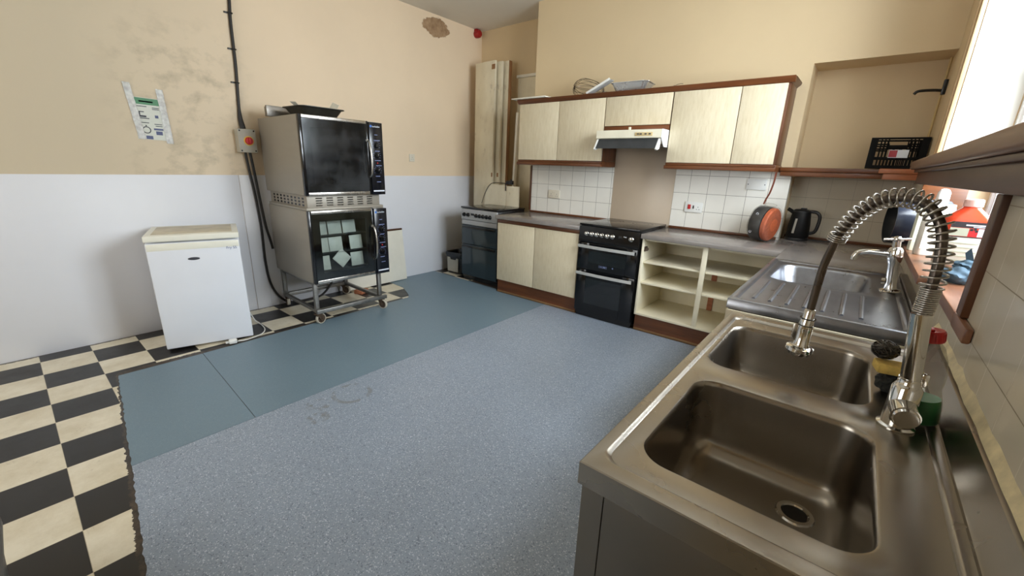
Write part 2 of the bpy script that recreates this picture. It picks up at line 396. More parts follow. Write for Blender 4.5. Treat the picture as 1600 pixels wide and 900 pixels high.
    def build(s, name, mats, parent=None, kind=None, angle=38, weld=True):
        if weld: bmesh.ops.remove_doubles(s.bm, verts=s.bm.verts, dist=1e-5)
        bmesh.ops.recalc_face_normals(s.bm, faces=s.bm.faces)
        off = ORG.get(parent.name if parent else None)
        if off is not None: bmesh.ops.translate(s.bm, vec=-off, verts=s.bm.verts)
        me = bpy.data.meshes.new(name); 
        for e in s.bm.edges:
            e.smooth = not (len(e.link_faces) == 2 and e.calc_face_angle(0) > math.radians(angle))
        for f in s.bm.faces: f.smooth = True
        s.bm.to_mesh(me); s.bm.free()
        for k in (mats if isinstance(mats, (list, tuple)) else [mats]): me.materials.append(M[k])
        o = bpy.data.objects.new(name, me); COL.objects.link(o)
        if parent: o.parent = parent; ORG[o.name] = off if off is not None else None
        if kind: o['kind'] = kind
        return o

def thing(name, label, cat, loc=(0, 0, 0), rot=0.0, group=None, world=True):
    o = bpy.data.objects.new(name, None); o.empty_display_size = 0.05; COL.objects.link(o)
    o.location = loc; o.rotation_euler = (0, 0, rot); o['label'] = label; o['category'] = cat
    if group: o['group'] = group
    ORG[o.name] = Vector(loc) if world else None
    return o
def solo(mb, name, mats, label, cat, loc=None, group=None, kind=None):
    """a thing that is one mesh; its origin is moved to loc"""
    if loc is not None: bmesh.ops.translate(mb.bm, vec=-Vector(loc), verts=mb.bm.verts)
    o = mb.build(name, mats)
    if loc is not None: o.location = loc
    o['label'] = label; o['category'] = cat
    if group: o['group'] = group
    if kind: o['kind'] = kind
    return o
def rrect(x0, x1, y0, y1, r, z, k=8):
    pts = []
    for cx, cy, a0 in ((x1 - r, y1 - r, 0), (x0 + r, y1 - r, PI / 2), (x0 + r, y0 + r, PI), (x1 - r, y0 + r, 1.5 * PI)):
        for i in range(k + 1):
            a = a0 + PI / 2 * i / k; pts.append((cx + r * math.cos(a), cy + r * math.sin(a), z))
    return pts
def smooth_path(pts, n=8):
    P = [Vector(p) for p in pts]; out = []
    for i in range(len(P) - 1):
        p0, p1, p2, p3 = P[max(i - 1, 0)], P[i], P[i + 1], P[min(i + 2, len(P) - 1)]
        for k in range(n):
            t = k / n
            out.append(0.5 * ((2 * p1) + (-p0 + p2) * t + (2 * p0 - 5 * p1 + 4 * p2 - p3) * t * t + (-p0 + 3 * p1 - 3 * p2 + p3) * t ** 3))
    out.append(P[-1]); return out

# ------------------------------------------------------------------ setting
RX = 4.46; CEIL = 3.01; BY = 4.0; NEAR = -2.2
def wall(name, boxes, mats):
    b = MB()
    for bx in boxes:
        m = bx[6] if len(bx) > 6 else 0
        b.box(*bx[:6], m=m)
    return b.build(name, mats, kind='structure', weld=False)

wall('floor', [(-0.2, 4.7, NEAR - 0.2, 4.5, -0.1, 0.0)], ['floor'])
wall('ceiling', [(-0.2, 4.8, NEAR - 0.2, 4.6, CEIL, CEIL + 0.1)], ['ceiling'])
wall('wall_left', [(-0.2, 0.0, NEAR - 0.2, 4.6, 0, CEIL)], ['wall_left'])
# chimney breast with its recesses: left recess, breast, alcove under a lintel
wall('wall_back', [(0, 1.205, 4.41, 4.6, 0, CEIL), (1.205, 3.722, BY, 4.6, 0, CEIL),
                   (3.722, 4.47, BY, 4.6, 2.152, CEIL), (3.722, 4.47, 4.30, 4.6, 0, 2.152)], ['wall_cream'])
WY0, WY1, WZ0, WZ1 = 1.60, 3.25, 1.003, 2.70
wall('wall_right', [(RX, RX + 0.30, NEAR - 0.2, WY0, 0, CEIL), (RX, RX + 0.30, WY1, 4.6, 0, CEIL),
                    (RX, RX + 0.30, WY0, WY1, 0, WZ0), (RX, RX + 0.30, WY0, WY1, WZ1, CEIL)], ['wall_cream'])
wall('wall_front', [(-0.2, 0.7, NEAR - 0.2, NEAR, 0, CEIL), (2.9, RX, NEAR - 0.2, NEAR, 0, CEIL),
                    (0.7, 2.9, NEAR - 0.2, NEAR, 0, 0.9), (0.7, 2.9, NEAR - 0.2, NEAR, 2.5, CEIL)], ['wall_cream'])
# plastered reveals of the side window
wall('trim_1', [(RX + 0.002, RX + 0.215, WY1 - 0.004, WY1 + 0.0, 1.35, WZ1), (RX + 0.002, RX + 0.215, WY0, WY0 + 0.004, 1.0, WZ1)], ['reveal'])
b = MB()
for (p0, p1, q) in ((WY1, WY1 + 0.03, 0.020), (WY1 + 0.03, WY1 + 0.075, 0.028), (WY1 + 0.075, WY1 + 0.095, 0.016)):
    b.box(RX - q, RX, p0, p1, 1.44, WZ1 + 0.08, 0.004)
b.build('trim_2', ['architrave'], kind='structure', weld=False)
# wood lining of the window below the shelf: far jamb boards and near post
b = MB(); b.box(RX - 0.035, RX + 0.14, WY1 - 0.022, WY1 - 0.006, 1.04, 1.20, 0.002).box(RX - 0.035, RX + 0.14, WY1 - 0.026, WY1 - 0.006, 1.202, 1.344, 0.002)
b.build('trim_3', ['mahogany'], kind='structure', weld=False)
b = MB(); b.box(RX - 0.024, RX + 0.03, 1.535, 1.594, 1.0395, 1.344, 0.003)
b.build('trim_4', ['mahogany_z'], kind='structure', weld=False)
b = MB()
b.box(4.400, RX + 0.225, 2.12, 3.24, 1.004, 1.038, 0.004); b.box(4.435, RX + 0.225, 1.605, 2.12, 1.004, 1.038, 0.004); b.box(4.435, RX - 0.009, 1.435, 1.605, 1.000, 1.038, 0.005)
b.build('window_sill', ['sill_wood'], kind='structure', weld=False)

def window(name, plane, a0, a1, z0, z1, at, thick):
    """casement with a frame, a mullion, a transom and panes"""
    f = MB(); g = MB()
    def bx(mb, p0, p1, q0, q1, w0, w1, bev=0.003):
        if plane == 'x': mb.box(at + w0, at + w1, p0, p1, q0, q1, bev)
        else: mb.box(p0, p1, at + w0, at + w1, q0, q1, bev)
    bx(f, a0, a0 + 0.05, z0, z1, 0, thick); bx(f, a1 - 0.05, a1, z0, z1, 0, thick)
    bx(f, a0 + 0.05, a1 - 0.05, z0, z0 + 0.05, 0, thick); bx(f, a0 + 0.05, a1 - 0.05, z1 - 0.05, z1, 0, thick)
    mid = a0 + (a1 - a0) * 0.42
    bx(f, mid - 0.035, mid + 0.035, z0 + 0.05, z1 - 0.05, 0, thick)
    bx(f, a0 + 0.05, a1 - 0.05, 1.86, 1.92, 0.004, thick - 0.004)
    for s0, s1 in ((a0 + 0.05, mid - 0.035), (mid + 0.035, a1 - 0.05)):
        for u0, u1 in ((z0 + 0.05, 1.86), (1.92, z1 - 0.05)):
            for e0, e1, h0, h1 in ((s0, s0 + 0.03, u0, u1), (s1 - 0.03, s1, u0, u1), (s0 + 0.03, s1 - 0.03, u0, u0 + 0.03), (s0 + 0.03, s1 - 0.03, u1 - 0.03, u1)):
                bx(f, e0, e1, h0, h1, 0.01, thick - 0.01, 0.002)
            bx(g, s0 + 0.03, s1 - 0.03, u0 + 0.03, u1 - 0.03, thick / 2 - 0.002, thick / 2 + 0.002, 0)
    fo = f.build(name, ['pvc'], kind='structure', weld=False)
    go = g.build('window_pane', ['glass'], fo, weld=False); go['kind'] = 'structure'
    return fo
window('window_1', 'x', WY0, WY1, 1.038, WZ1, RX + 0.22, 0.06)
window('window_2', 'y', 0.7, 2.9, 0.9, 2.5, NEAR - 0.12, 0.06)

# tiled surfaces
b = MB(); b.box(1.205, 2.236, BY - 0.008, BY, 0.86, 1.392); b.box(2.846, 3.722, BY - 0.008, BY, 0.86, 1.392); b.box(3.722, 3.730, BY - 0.008, BY + 0.05, 0.866, 1.36)
b.build('wall_back_tiles', ['tile_back'], kind='structure', weld=False)
b = MB(); b.box(3.722, 4.47, 4.292, 4.30, 0.86, 1.362)
b.build('wall_alcove_tiles', ['tile_alcove_shaded'], kind='structure', weld=False)
b = MB(); b.box(RX - 0.008, RX, -0.6, 1.60, 0.70, 1.345); b.box(RX - 0.008, RX, 1.60, 4.29, 0.70, 1.002)
b.box(RX - 0.008, RX, 3.25, 4.29, 1.002, 1.345)
b.build('wall_right_tiles', ['tile_right'], kind='structure', weld=False)
# white cladding sheets along the lower left wall
b = MB()
for y0, y1, t in ((NEAR, 1.395, 0.006), (1.398, 1.52, 0.009), (1.522, 4.40, 0.005)):
    b.box(0, t, y0, y1, 0.0, 1.2225, 0.001)
b.build('wall_left_cladding', ['cladding'], kind='structure', weld=False)

# vinyl sheets, 3 mm thick
def sheet(pts, name, mat, label, z=0.003):
    b = MB(); b.prism([(x, y, 0.0) for x, y in pts], (0, 0, z))
    return solo(b, name, mat, label, 'floor covering')
def ragged(p0, p1, n, amp):
    out = []
    for k in range(n + 1):
        t = k / n; j = amp * (random.random() - 0.5) if 0 < k < n else 0
        out.append((p0[0] + (p1[0] - p0[0]) * t, p0[1] + (p1[1] - p0[1]) * t + j))
    return out
sheet(ragged((0.752, 0.306), (1.868, 0.190), 46, 0.009) + [(1.868, 0.703), (0.752, 0.757)], 'vinyl_sheet', 'vinyl_dark', 'small plain blue vinyl sheet with one ragged edge beside the checkered tiles')
sheet([(0.7515, 0.760), (1.868, 0.706), (1.868, 3.437), (1.20, 3.437), (1.14, 3.50), (0.007, 3.437 + 0.10), (0.007, 2.84), (0.09, 2.80), (0.36, 2.78), (0.62, 2.66), (0.700, 2.60)], 'vinyl_sheet', 'vinyl_dark', 'long plain dark blue vinyl sheet running past the stacked ovens to the cookers')
sheet(ragged((1.871, 0.190), (2.70, 0.10), 36, 0.009) + ragged((2.70, 0.10), (3.2, -1.2), 10, 0.02) + [(3.894, -1.2), (3.894, 3.437), (1.871, 3.437)], 'vinyl_sheet', 'vinyl_light', 'large pale blue speckled vinyl sheet covering the middle of the kitchen floor')

# light levels and small placements
LP1, LP2, EXPO = 278.0, 42.0, 0.37
TUBX, TUBY = 2.57, -0.325
def _lamp():
    t = NT('lamp tube'); t.b.inputs['Emission Color'].default_value = (1.0, 0.9, 0.74, 1); t.b.inputs['Emission Strength'].default_value = 12.0
    return t.m
M['lamp_tube'] = _lamp()
# ------------------------------------------------------------------ small white fridge by the left wall
W, D, H = 0.535, 0.50, 0.838
t = thing('refrigerator', 'small white fridge standing on the checkered tiles against the white panelled wall', 'fridge', (0.555, 0.598, 0.004), math.radians(73.8), world=False)
b = MB(); b.box(0.0, W, 0.045, D, 0.012, H - 0.045, 0.006)
for fx in (0.04, W - 0.04):
    for fy in (0.08, D - 0.05): b.cyl((fx, fy, 0), (fx, fy, 0.014), 0.016, seg=12)
b.build('cabinet', ['white_enamel'], t)
b = MB(); b.box(0.0, W, 0.0, 0.042, 0.016, H - 0.052, 0.008, seg=3).box(0.004, W - 0.004, -0.001, 0.02, H - 0.105, H - 0.056, 0.004, m=1)
d = b.build('door', ['white_enamel', 'yellowed'], t)
b = MB(); b.lathe([(0.0001, -0.0035), (0.03, -0.003), (0.034, -0.0015), (0.035, 0)], (0, 0, 0), (0, 1, 0), 32)
b.xf(Matrix.Translation((W * 0.47, -0.0005, H - 0.172)) @ Matrix.Diagonal((1, 1, 0.3, 1))); b.build('badge', ['ink'], d)
b = MB(); b.text('Fry SS', 0.026, Matrix.Translation((W - 0.085, -0.0012, H - 0.118)) @ Matrix.Rotation(PI / 2, 4, 'X'), depth=0.0003); b.build('handwriting', ['print_dim'], d)
b = MB(); b.box(-0.004, W + 0.004, -0.004, D + 0.003, H - 0.042, H, 0.007, seg=3)
l = b.build('worktop_lid', ['yellowed'], t)
b = MB(); b.box(0.035, W - 0.035, 0.055, D - 0.05, H - 0.002, H + 0.0015, 0.001); b.build('lid_inlay', ['lid_stain'], l)
b = MB(); b.box(0.02, W - 0.02, D, D + 0.012, 0.12, 0.74, 0.002)
b.build('condenser_panel', ['black'], t)
b = MB(); b.tube(smooth_path([(W - 0.01, D - 0.02, 0.10), (W + 0.035, 0.36, 0.012), (W + 0.07, 0.26, 0.006), (W + 0.085, 0.13, 0.006), (W + 0.05, 0.03, 0.006), (W - 0.05, -0.035, 0.006), (W - 0.11, -0.05, 0.012)]), 0.0042)
c = b.build('power_cord', ['white_plastic'], t)
b = MB(); b.box(W - 0.165, W - 0.112, -0.075, -0.028, 0.003, 0.034, 0.008, seg=3)
for k in range(3): b.box(W - 0.185, W - 0.164, -0.066 + 0.012 * k, -0.060 + 0.012 * k, 0.012, 0.020)
b.build('plug', ['white_plastic'], c)

# ------------------------------------------------------------------ stacked convection ovens on a wheeled stand
OV = (0.85, 1.572); OR = math.radians(88.6)
WO, DO = 0.695, 0.80
def oven(name, label, z0, h, glass):
    t = thing(name, label, 'oven', (OV[0], OV[1], z0), OR, world=False)
    # open-fronted casing: five sheets round a lined cavity
    b = MB(); f = 0.035
    b.box(0, 0.016, f, DO, 0, h, 0.004).box(WO - 0.125, WO, f, DO, 0, h, 0.004).box(0.016, WO - 0.125, f, DO, h - 0.03, h, 0.002)
    b.box(0.016, WO - 0.125, f, DO, 0, 0.03, 0.002).box(0.016, WO - 0.125, DO - 0.03, DO, 0.03, h - 0.03)
    b.build('casing', ['oven_steel'], t, weld=False)
    b = MB(); i0, i1 = 0.05, WO - 0.16
    b.box(0.018, i0, f + 0.03, DO - 0.05, 0.032, h - 0.032).box(i1, WO - 0.127, f + 0.03, DO - 0.05, 0.032, h - 0.032)
    b.box(i0, i1, f + 0.03, DO - 0.05, 0.032, 0.05).box(i0, i1, f + 0.03, DO - 0.05, h - 0.06, h - 0.032).box(i0, i1, DO - 0.33, DO - 0.05, 0.05, h - 0.06)
    b.build('liner', ['oven_inside'], t, weld=False)
    dw = WO - 0.125
    b = MB()
    b.box(0, 0.022, 0, f - 0.002, 0.0, h, 0.003).box(dw - 0.018, dw, 0, f - 0.002, 0.0, h, 0.003)
    b.box(0.022, dw - 0.018, 0, f - 0.002, 0.0, 0.026, 0.003, m=1).box(0.022, dw - 0.018, 0, f - 0.002, h - 0.026, h, 0.003, m=1)
    # black painted border of the glass
    b.box(0.022, 0.085, 0.006, 0.012, 0.026, h - 0.026).box(dw - 0.075, dw - 0.018, 0.006, 0.012, 0.026, h - 0.026)
    b.box(0.085, dw - 0.075, 0.006, 0.012, 0.026, 0.085).box(0.085, dw - 0.075, 0.006, 0.012, h - 0.085, h - 0.026)
    d = b.build('door', ['black_gloss', 'steel'], t, weld=False)
    b = MB(); b.box(0.022, dw - 0.018, 0.002, 0.0055, 0.026, h - 0.026); b.build('door_glass', [glass], d)
    b = MB(); hx = dw - 0.022
    b.tube(smooth_path([(hx, 0.0, h * 0.74), (hx + 0.004, -0.035, h * 0.71), (hx + 0.006, -0.052, h * 0.58), (hx + 0.008, -0.054, h * 0.42), (hx + 0.006, -0.040, h * 0.28), (hx + 0.002, 0.0, h * 0.24)], 8), 0.0085)
    b.cyl((hx, 0.001, h * 0.74), (hx, -0.014, h * 0.74), 0.011); b.build('handle', ['steel'], d)
    b = MB(); b.box(dw + 0.003, WO + 0.004, -0.006, 0.034, -0.004, h - 0.006, 0.003)
    p = b.build('control_panel', ['panel_black'], t)
    R = lambda x, z: Matrix.Translation((x, -0.0066, z)) @ Matrix.Rotation(PI / 2, 4, 'X')
    b = MB(); b.text('turbofan', 0.021, R(dw + 0.032, h - 0.045))
    b.build('lettering', ['print_white'], p); b = MB(); b.box(dw + 0.014, WO - 0.004, -0.0068, -0.006, 0.022, 0.034)
    b.build('white_bar', ['print_white'], p)
    b = MB(); b.lathe([(0.010, 0), (0.010, 0.001)], (dw + 0.02, -0.006, h - 0.038), (0, -1, 0), 20); b.build('emblem', ['print_blue'], p)
    b = MB()
    for k, (zz, w) in enumerate(((0.82, 0.03), (0.745, 0.05), (0.60, 0.045), (0.47, 0.05), (0.40, 0.055), (0.25, 0.035), (0.17, 0.04))):
        b.box(dw + 0.05 - 0.008 * (k % 2), dw + 0.05 + w, -0.0066, -0.006, h * zz, h * zz + 0.006)
    for kz in (0.68, 0.54, 0.33):
        for a in range(9):
            an = math.radians(-30 + 30 * a); b.box(dw + 0.063 + 0.034 * math.cos(an) - 0.002, dw + 0.063 + 0.034 * math.cos(an) + 0.003, -0.0066, -0.006, h * kz + 0.034 * math.sin(an), h * kz + 0.034 * math.sin(an) + 0.004)
    b.build('dial_marks', ['print_dim'], p)
    for kz in (0.68, 0.54, 0.33):
        b = MB(); b.lathe([(0.024, 0), (0.023, 0.006), (0.019, 0.009), (0.018, 0.020), (0.015, 0.023)], (dw + 0.063, -0.006, h * kz), (0, -1, 0), 24)
        b.box(dw + 0.0605, dw + 0.0655, -0.034, -0.012, h * kz - 0.019, h * kz + 0.019, 0.002); b.build('knob', ['black_gloss'], p)
    b = MB(); b.lathe([(0.006, 0), (0.006, 0.003), (0.003, 0.005)], (dw + 0.066, -0.006, h * 0.44), (0, -1, 0), 14); b.build('indicator_lamp', ['red'], p)
    return t, h
tl, hl = oven('convection_oven', 'lower convection oven holding white tiles behind its glass door, on a wheeled stand', 0.375, 0.60, 'oven_glass')
tu, hu = oven('convection_oven', 'upper convection oven with a greasy dark door and a black pan on top', 1.095, 0.60, 'greasy_glass')
# racks in the lower oven
for z in (0.092, 0.245, 0.395):
    b = MB(); z -= 0.012
    for k in range(13): b.tube([(0.06, 0.075 + 0.03 * k, z), (WO - 0.165, 0.075 + 0.03 * k, z)], 0.002, 6)
    b.tube([(0.062, 0.07, z), (0.062, 0.46, z)], 0.003, 6).tube([(WO - 0.167, 0.07, z), (WO - 0.167, 0.46, z)], 0.003, 6)
    b.build('rack', ['stand_steel'], tl)
# louvred spacer box between the ovens belongs to the upper oven
b = MB(); zz = -0.12
b.box(0.02, WO - 0.03, 0.045, DO - 0.02, zz + 0.004, -0.003, 0.003)
b.box(0.0, WO - 0.01, 0.02, DO - 0.02, zz + 0.001, zz + 0.022, 0.003)
pl = b.build('louvred_base', ['oven_steel'], tu, weld=False)
for k in range(6):
    b = MB()
    for q in range(4):
        x = 0.09 + 0.09 * k; z = zz + 0.034 + 0.019 * q
        b.prism([(x, 0.044, z), (x, 0.036, z + 0.003), (x, 0.044, z + 0.010)], (0.05, 0, 0))
    b.build('louvre', ['steel'], pl, weld=False)
b = MB()
for k in range(9):
    for q in range(3):
        y = 0.10 + 0.072 * k; z = zz + 0.032 + 0.026 * q
        b.box(0.0192, 0.0204, y, y + 0.035, z, z + 0.016)
b.build('vent_slot', ['black'], pl, weld=False)
# wheeled stand
t = thing('oven_stand', 'steel frame stand on rusty casters carrying the two stacked ovens', 'stand', (OV[0], OV[1], 0.003), OR, world=False)
X0, X1, Y0, Y1 = 0.03, 0.635, 0.09, 0.745
for x in (X0, X1):
    for y in (Y0, Y1):
        b = MB(); b.box(x - 0.017, x + 0.017, y - 0.017, y + 0.017, 0.085, 0.371, 0.003); b.build('leg', ['stand_steel'], t)
for y in (Y0, Y1):
    b = MB(); b.box(X0 - 0.024 if y == Y0 else X0 + 0.019, X1 + 0.05 if y == Y0 else X1 - 0.019, y - 0.052 if y == Y0 else y - 0.015, y - 0.019 if y == Y0 else y + 0.015, 0.098, 0.132, 0.004); b.build('cross_rail', ['stand_steel'], t)
for x in (X0, X1):
    b = MB(); b.box(x - 0.015, x + 0.015, Y0 + 0.019, Y1 - 0.019, 0.098, 0.128, 0.004); b.build('side_rail', ['stand_steel'], t)
b = MB()
for (x0, x1, y0, y1) in ((X0 + 0.018, X1 - 0.018, Y0 - 0.012, Y0 + 0.012), (X0 + 0.018, X1 - 0.018, Y1 - 0.012, Y1 + 0.012), (X0 - 0.012, X0 + 0.012, Y0 + 0.018, Y1 - 0.018), (X1 - 0.012, X1 + 0.012, Y0 + 0.018, Y1 - 0.018)):
    b.box(x0, x1, y0, y1, 0.345, 0.371, 0.003)
b.build('top_frame', ['stand_steel'], t, weld=False)
def caster(x, y, yaw, r=0.046):
    T = Matrix.Translation((x, y, 0)) @ Matrix.Rotation(yaw, 4, 'Z')
    b = MB(); b.box(-0.026, 0.026, -0.026, 0.026, 0.086, 0.0975, 0.002).cyl((0, 0, 0.07), (0, 0, 0.088), 0.016)
    for s in (-1, 1): b.prism([(-0.02, s * 0.017, 0.088), (0.02, s * 0.017, 0.088), (0.032, s * 0.017, 0.03), (0.012, s * 0.017, 0.03)], (0, s * 0.004, 0))
    b.cyl((0.022, -0.024, r), (0.022, 0.024, r), 0.006); b.xf(T)
    c = b.build('caster', ['rust'], t, weld=False)
    b = MB(); b.lathe([(r - 0.009, -0.012), (r - 0.003, -0.013), (r, -0.006), (r, 0.006), (r - 0.003, 0.013), (r - 0.009, 0.012)], (0.022, 0, r), (0, 1, 0), 32, cap0=False, cap1=False); b.lathe([(0.006, -0.009), (r - 0.009, -0.007), (r - 0.009, 0.007), (0.006, 0.009)], (0.022, 0, r), (0, 1, 0), 32, m=1); b.xf(T)
    b.build('wheel', ['tyre', 'rust'], c, weld=False)
caster(X0 - 0.005, Y0 - 0.02, 0.25); caster(X1, Y0 - 0.02, -1.25); caster(X1 - 0.02, Y1, -1.1); caster(X0 + 0.01, Y1 - 0.01, 1.35)
# plain tiles standing in the lower oven
OM = Matrix.Translation((OV[0], OV[1], 0.375)) @ Matrix.Rotation(OR, 4, 'Z')
tz = (0.086, 0.239, 0.389)
spec = [(0.095, 2, 0, 'first from the hinge side on the top rack'), (0.225, 2, 0, 'second from the hinge side on the top rack'), (0.355, 2, 0, 'beside the handle on the top rack'),
        (0.098, 1, 0, 'first from the hinge side on the middle rack'), (0.222, 1, 0, 'second from the hinge side on the middle rack'), (0.41, 1, 0, 'beside the handle on the middle rack'),
        (0.098, 0, 0, 'upright nearest the hinge on the bottom rack'), (0.255, 0, 1, 'turned on its corner on the bottom rack'), (0.41, 0, 0, 'upright beside the handle on the bottom rack')]
first = None
for x, row, tw, where in spec:
    if first is None:
        b = MB(); b.box(-0.060, 0.060, -0.004, 0.004, 0, 0.122, 0.0025); first = b.build('ceramic_tile', ['ceramic']); o = first
    else:
        o = first.copy(); COL.objects.link(o)
    T = Matrix.Translation((x + 0.03, 0.095 + 0.004 * row, tz[row])) @ Matrix.Rotation(math.radians(-8), 4, 'X')
    if tw: T = Matrix.Translation((x + 0.03, 0.075, tz[row] + 0.004)) @ Matrix.Rotation(math.radians(-8), 4, 'X') @ Matrix.Rotation(math.radians(-42), 4, 'Y') @ Matrix.Translation((0.060, 0, 0))
    o.matrix_world = OM @ T
    o['label'] = 'white tile ' + where + ' of the lower oven'; o['category'] = 'tile'; o['group'] = 'white tiles stored in the lower oven'

# things on the upper oven
OT = Matrix.Translation((OV[0], OV[1], 1.697)) @ Matrix.Rotation(OR, 4, 'Z')
b = MB(); rings = []
for (x0, x1, y0, y1, r, z) in ((0.06, 0.36, 0.10, 0.33, 0.03, 0.004), (0.02, 0.40, 0.06, 0.37, 0.05, 0.045), (0.0, 0.42, 0.04, 0.39, 0.06, 0.048), (0.0, 0.42, 0.04, 0.39, 0.06, 0.052), (0.025, 0.395, 0.065, 0.365, 0.05, 0.050), (0.065, 0.355, 0.105, 0.325, 0.03, 0.008)):
    rings.append(rrect(x0, x1, y0, y1, r, z * 1.35, 6))
b.loops(rings, 0, True, True, True); b.xf(OT @ Matrix.Translation((0.065, 0.02, 0)) @ Matrix.Rotation(math.radians(4), 4, 'Z') @ Matrix.Diagonal((0.90, 1, 1, 1)))
solo(b, 'roasting_pan', ['dirty_black'], 'black roasting pan with sloping sides on top of the upper oven', 'pan', OT @ Vector((0.18, 0.22, 0.002)))
b = MB(); b.box(0.0, 0.34, 0, 0.022, 0.0, 0.085, 0.004).box(0.0, 0.34, 0.024, 0.034, 0.0, 0.074, 0.003); b.xf(OT @ Matrix.Translation((-0.02, 0.52, 0.001)) @ Matrix.Rotation(math.radians(8), 4, 'Z'))
solo(b, 'metal_tray', ['steel_panel'], 'grey metal trays stood on edge behind the roasting pan on the upper oven', 'tray', OT @ Vector((0.15, 0.52, 0.001)))
b = MB(); pts = []
for i in range(9):
    pts.append([(0.05 + 0.045 * i, 0.17 + 0.11 * j + 0.01 * math.sin(i), 0.014 + 0.05 * abs(math.sin(i * 0.55 + 0.3)) * (0.4 + 0.6 * j) + 0.012 * mnoise.noise((i * 0.9, j * 2, 0)) + (0.055 if i in (0, 8) else 0)) for j in range(2)])
b.loops(pts, 0, False); bmesh.ops.solidify(b.bm, geom=b.bm.faces[:], thickness=0.001); b.xf(OT @ Matrix.Translation((0.03, 0.03, 0.026)))
solo(b, 'baking_paper', ['paper'], 'crumpled sheet of baking paper lying in the black roasting pan', 'paper', OT @ Vector((0.2, 0.22, 0.02)))

# ------------------------------------------------------------------ on the left wall
t = thing('isolator_switch', 'grey wall isolator box with a red rotary knob beside the stacked ovens', 'switch', (0.0, 1.48, 1.41))
b = MB(); b.box(0.002, 0.075, 1.412, 1.545, 1.412, 1.598, 0.006, seg=3).box(0.076, 0.09, 1.410, 1.547, 1.410, 1.600, 0.005)
for y in (1.425, 1.532):
    for z in (1.425, 1.585): b.cyl((0.09, y, z), (0.0915, y, z), 0.006, seg=12, m=1)
h = b.build('housing', ['grey_plastic', 'black'], t, weld=False)
b = MB(); b.cyl((0.09, 1.486, 1.505), (0.094, 1.486, 1.505), 0.038); b.build('dial_plate', ['yellow'], h)
b = MB(); b.cyl((0.094, 1.486, 1.505), (0.112, 1.486, 1.505), 0.031, 0.028).box(0.112, 0.128, 1.478, 1.494, 1.477, 1.533, 0.005); b.build('knob', ['red'], h)
up = smooth_path([(0.02, 1.535, CEIL - 0.002), (0.014, 1.515, 2.60), (0.014, 1.50, 2.40), (0.014, 1.493, 2.1), (0.014, 1.477, 1.85), (0.016, 1.470, 1.70), (0.03, 1.476, 1.603)], 8)
t = thing('supply_cable', 'thick black cable clipped up the wall from the isolator box to the ceiling', 'cable', (0.0, 1.48, 1.603))
b = MB(); b.tube(up, [0.0115 if p.z > 1.76 else 0.0115 + 0.010 * min(1, (1.76 - p.z) / 0.13) for p in up]); b.build('sheath', ['dark_cable'], t)
for z, y in ((2.47, 1.505), (2.21, 1.496), (1.96, 1.484)):
    b = MB(); b.tube([(0.014 + 0.0155 * math.cos(a), y + 0.0155 * math.sin(a), z) for a in [k * PI / 8 for k in range(17)]], 0.0045, 6); b.box(0.0, 0.012, y - 0.042, y - 0.014, z - 0.006, z + 0.006, 0.002); b.build('cable_clip', ['black_plastic'], t)
b = MB(); b.tube(smooth_path([(0.035, 1.465, 1.411), (0.03, 1.475, 1.30), (0.022, 1.50, 1.05), (0.02, 1.515, 0.75), (0.02, 1.51, 0.45), (0.022, 1.53, 0.22), (0.03, 1.60, 0.07), (0.05, 1.68, 0.017), (0.10, 1.80, 0.014), (0.14, 1.95, 0.05), (0.16, 2.06, 0.18), (0.17, 2.10, 0.36)], 8), 0.0105)
solo(b, 'oven_cable', ['dark_cable'], 'thick black cable hanging from the isolator to the floor and under the lower oven', 'cable', (0.03, 1.55, 0.1))
b = MB(); b.tube(smooth_path([(0.04, 1.500, 1.411), (0.034, 1.515, 1.25), (0.028, 1.535, 0.98), (0.03, 1.55, 0.78), (0.04, 1.566, 0.66), (0.0465, 1.576, 0.585), (0.05, 1.577, 0.56)], 8), 0.0105)
solo(b, 'oven_cable', ['dark_cable'], 'shorter black cable running from the isolator into the back of the lower oven', 'cable', (0.03, 1.55, 0.8))
# taped poster
t = thing('poster', 'hand washing notice with a green heading taped to the cream wall above the fridge', 'poster', (0.0, 0.87, 1.46))
PT = Matrix.Translation((0.001, 0.873, 1.62)) @ Matrix.Rotation(math.radians(-1.5), 4, 'X')
def pbox(b, y0, y1, z0, z1, m, d=0.0022): b.box(0.001, d, y0, y1, z0, z1, m=m)
b = MB(); b.box(0, 0.0012, -0.088, 0.088, -0.145, 0.145); pbox(b, -0.085, 0.085, 0.098, 0.142, 1)
for (y0, y1, z0, z1, m) in ((-0.05, 0.03, 0.114, 0.124, 4), (-0.075, -0.01, 0.082, 0.087, 2), (0.02, 0.06, 0.078, 0.083, 2), (0.02, 0.06, 0.068, 0.073, 2), (-0.075, -0.02, 0.010, 0.022, 2), (-0.075, -0.005, 0.000, 0.006, 2),
                            (-0.06, -0.053, 0.022, 0.05, 2), (-0.053, -0.03, 0.044, 0.05, 2), (0.03, 0.05, 0.01, 0.03, 3), (-0.06, -0.01, -0.03, -0.025, 2), (0.02, 0.065, -0.035, -0.03, 2), (0.025, 0.065, -0.048, -0.043, 2),
                            (0.012, 0.068, -0.075, -0.062, 3), (0.022, 0.06, -0.108, -0.082, 3), (-0.04, 0.0, -0.142, -0.118, 3)): pbox(b, y0, y1, z0, z1, m)
b.loops([[(0.0022, -0.03 + r * math.cos(a), -0.078 + r * math.sin(a)) for a in [2 * PI * k / 24 for k in range(24)]] for r in (0.019, 0.025)], 2)
pbox(b, -0.034, -0.026, -0.052, -0.044, 2)
b.xf(PT); b.build('sheet', ['poster_paper', 'poster_green', 'ink', 'ink_blue', 'print_white'], t, weld=False)
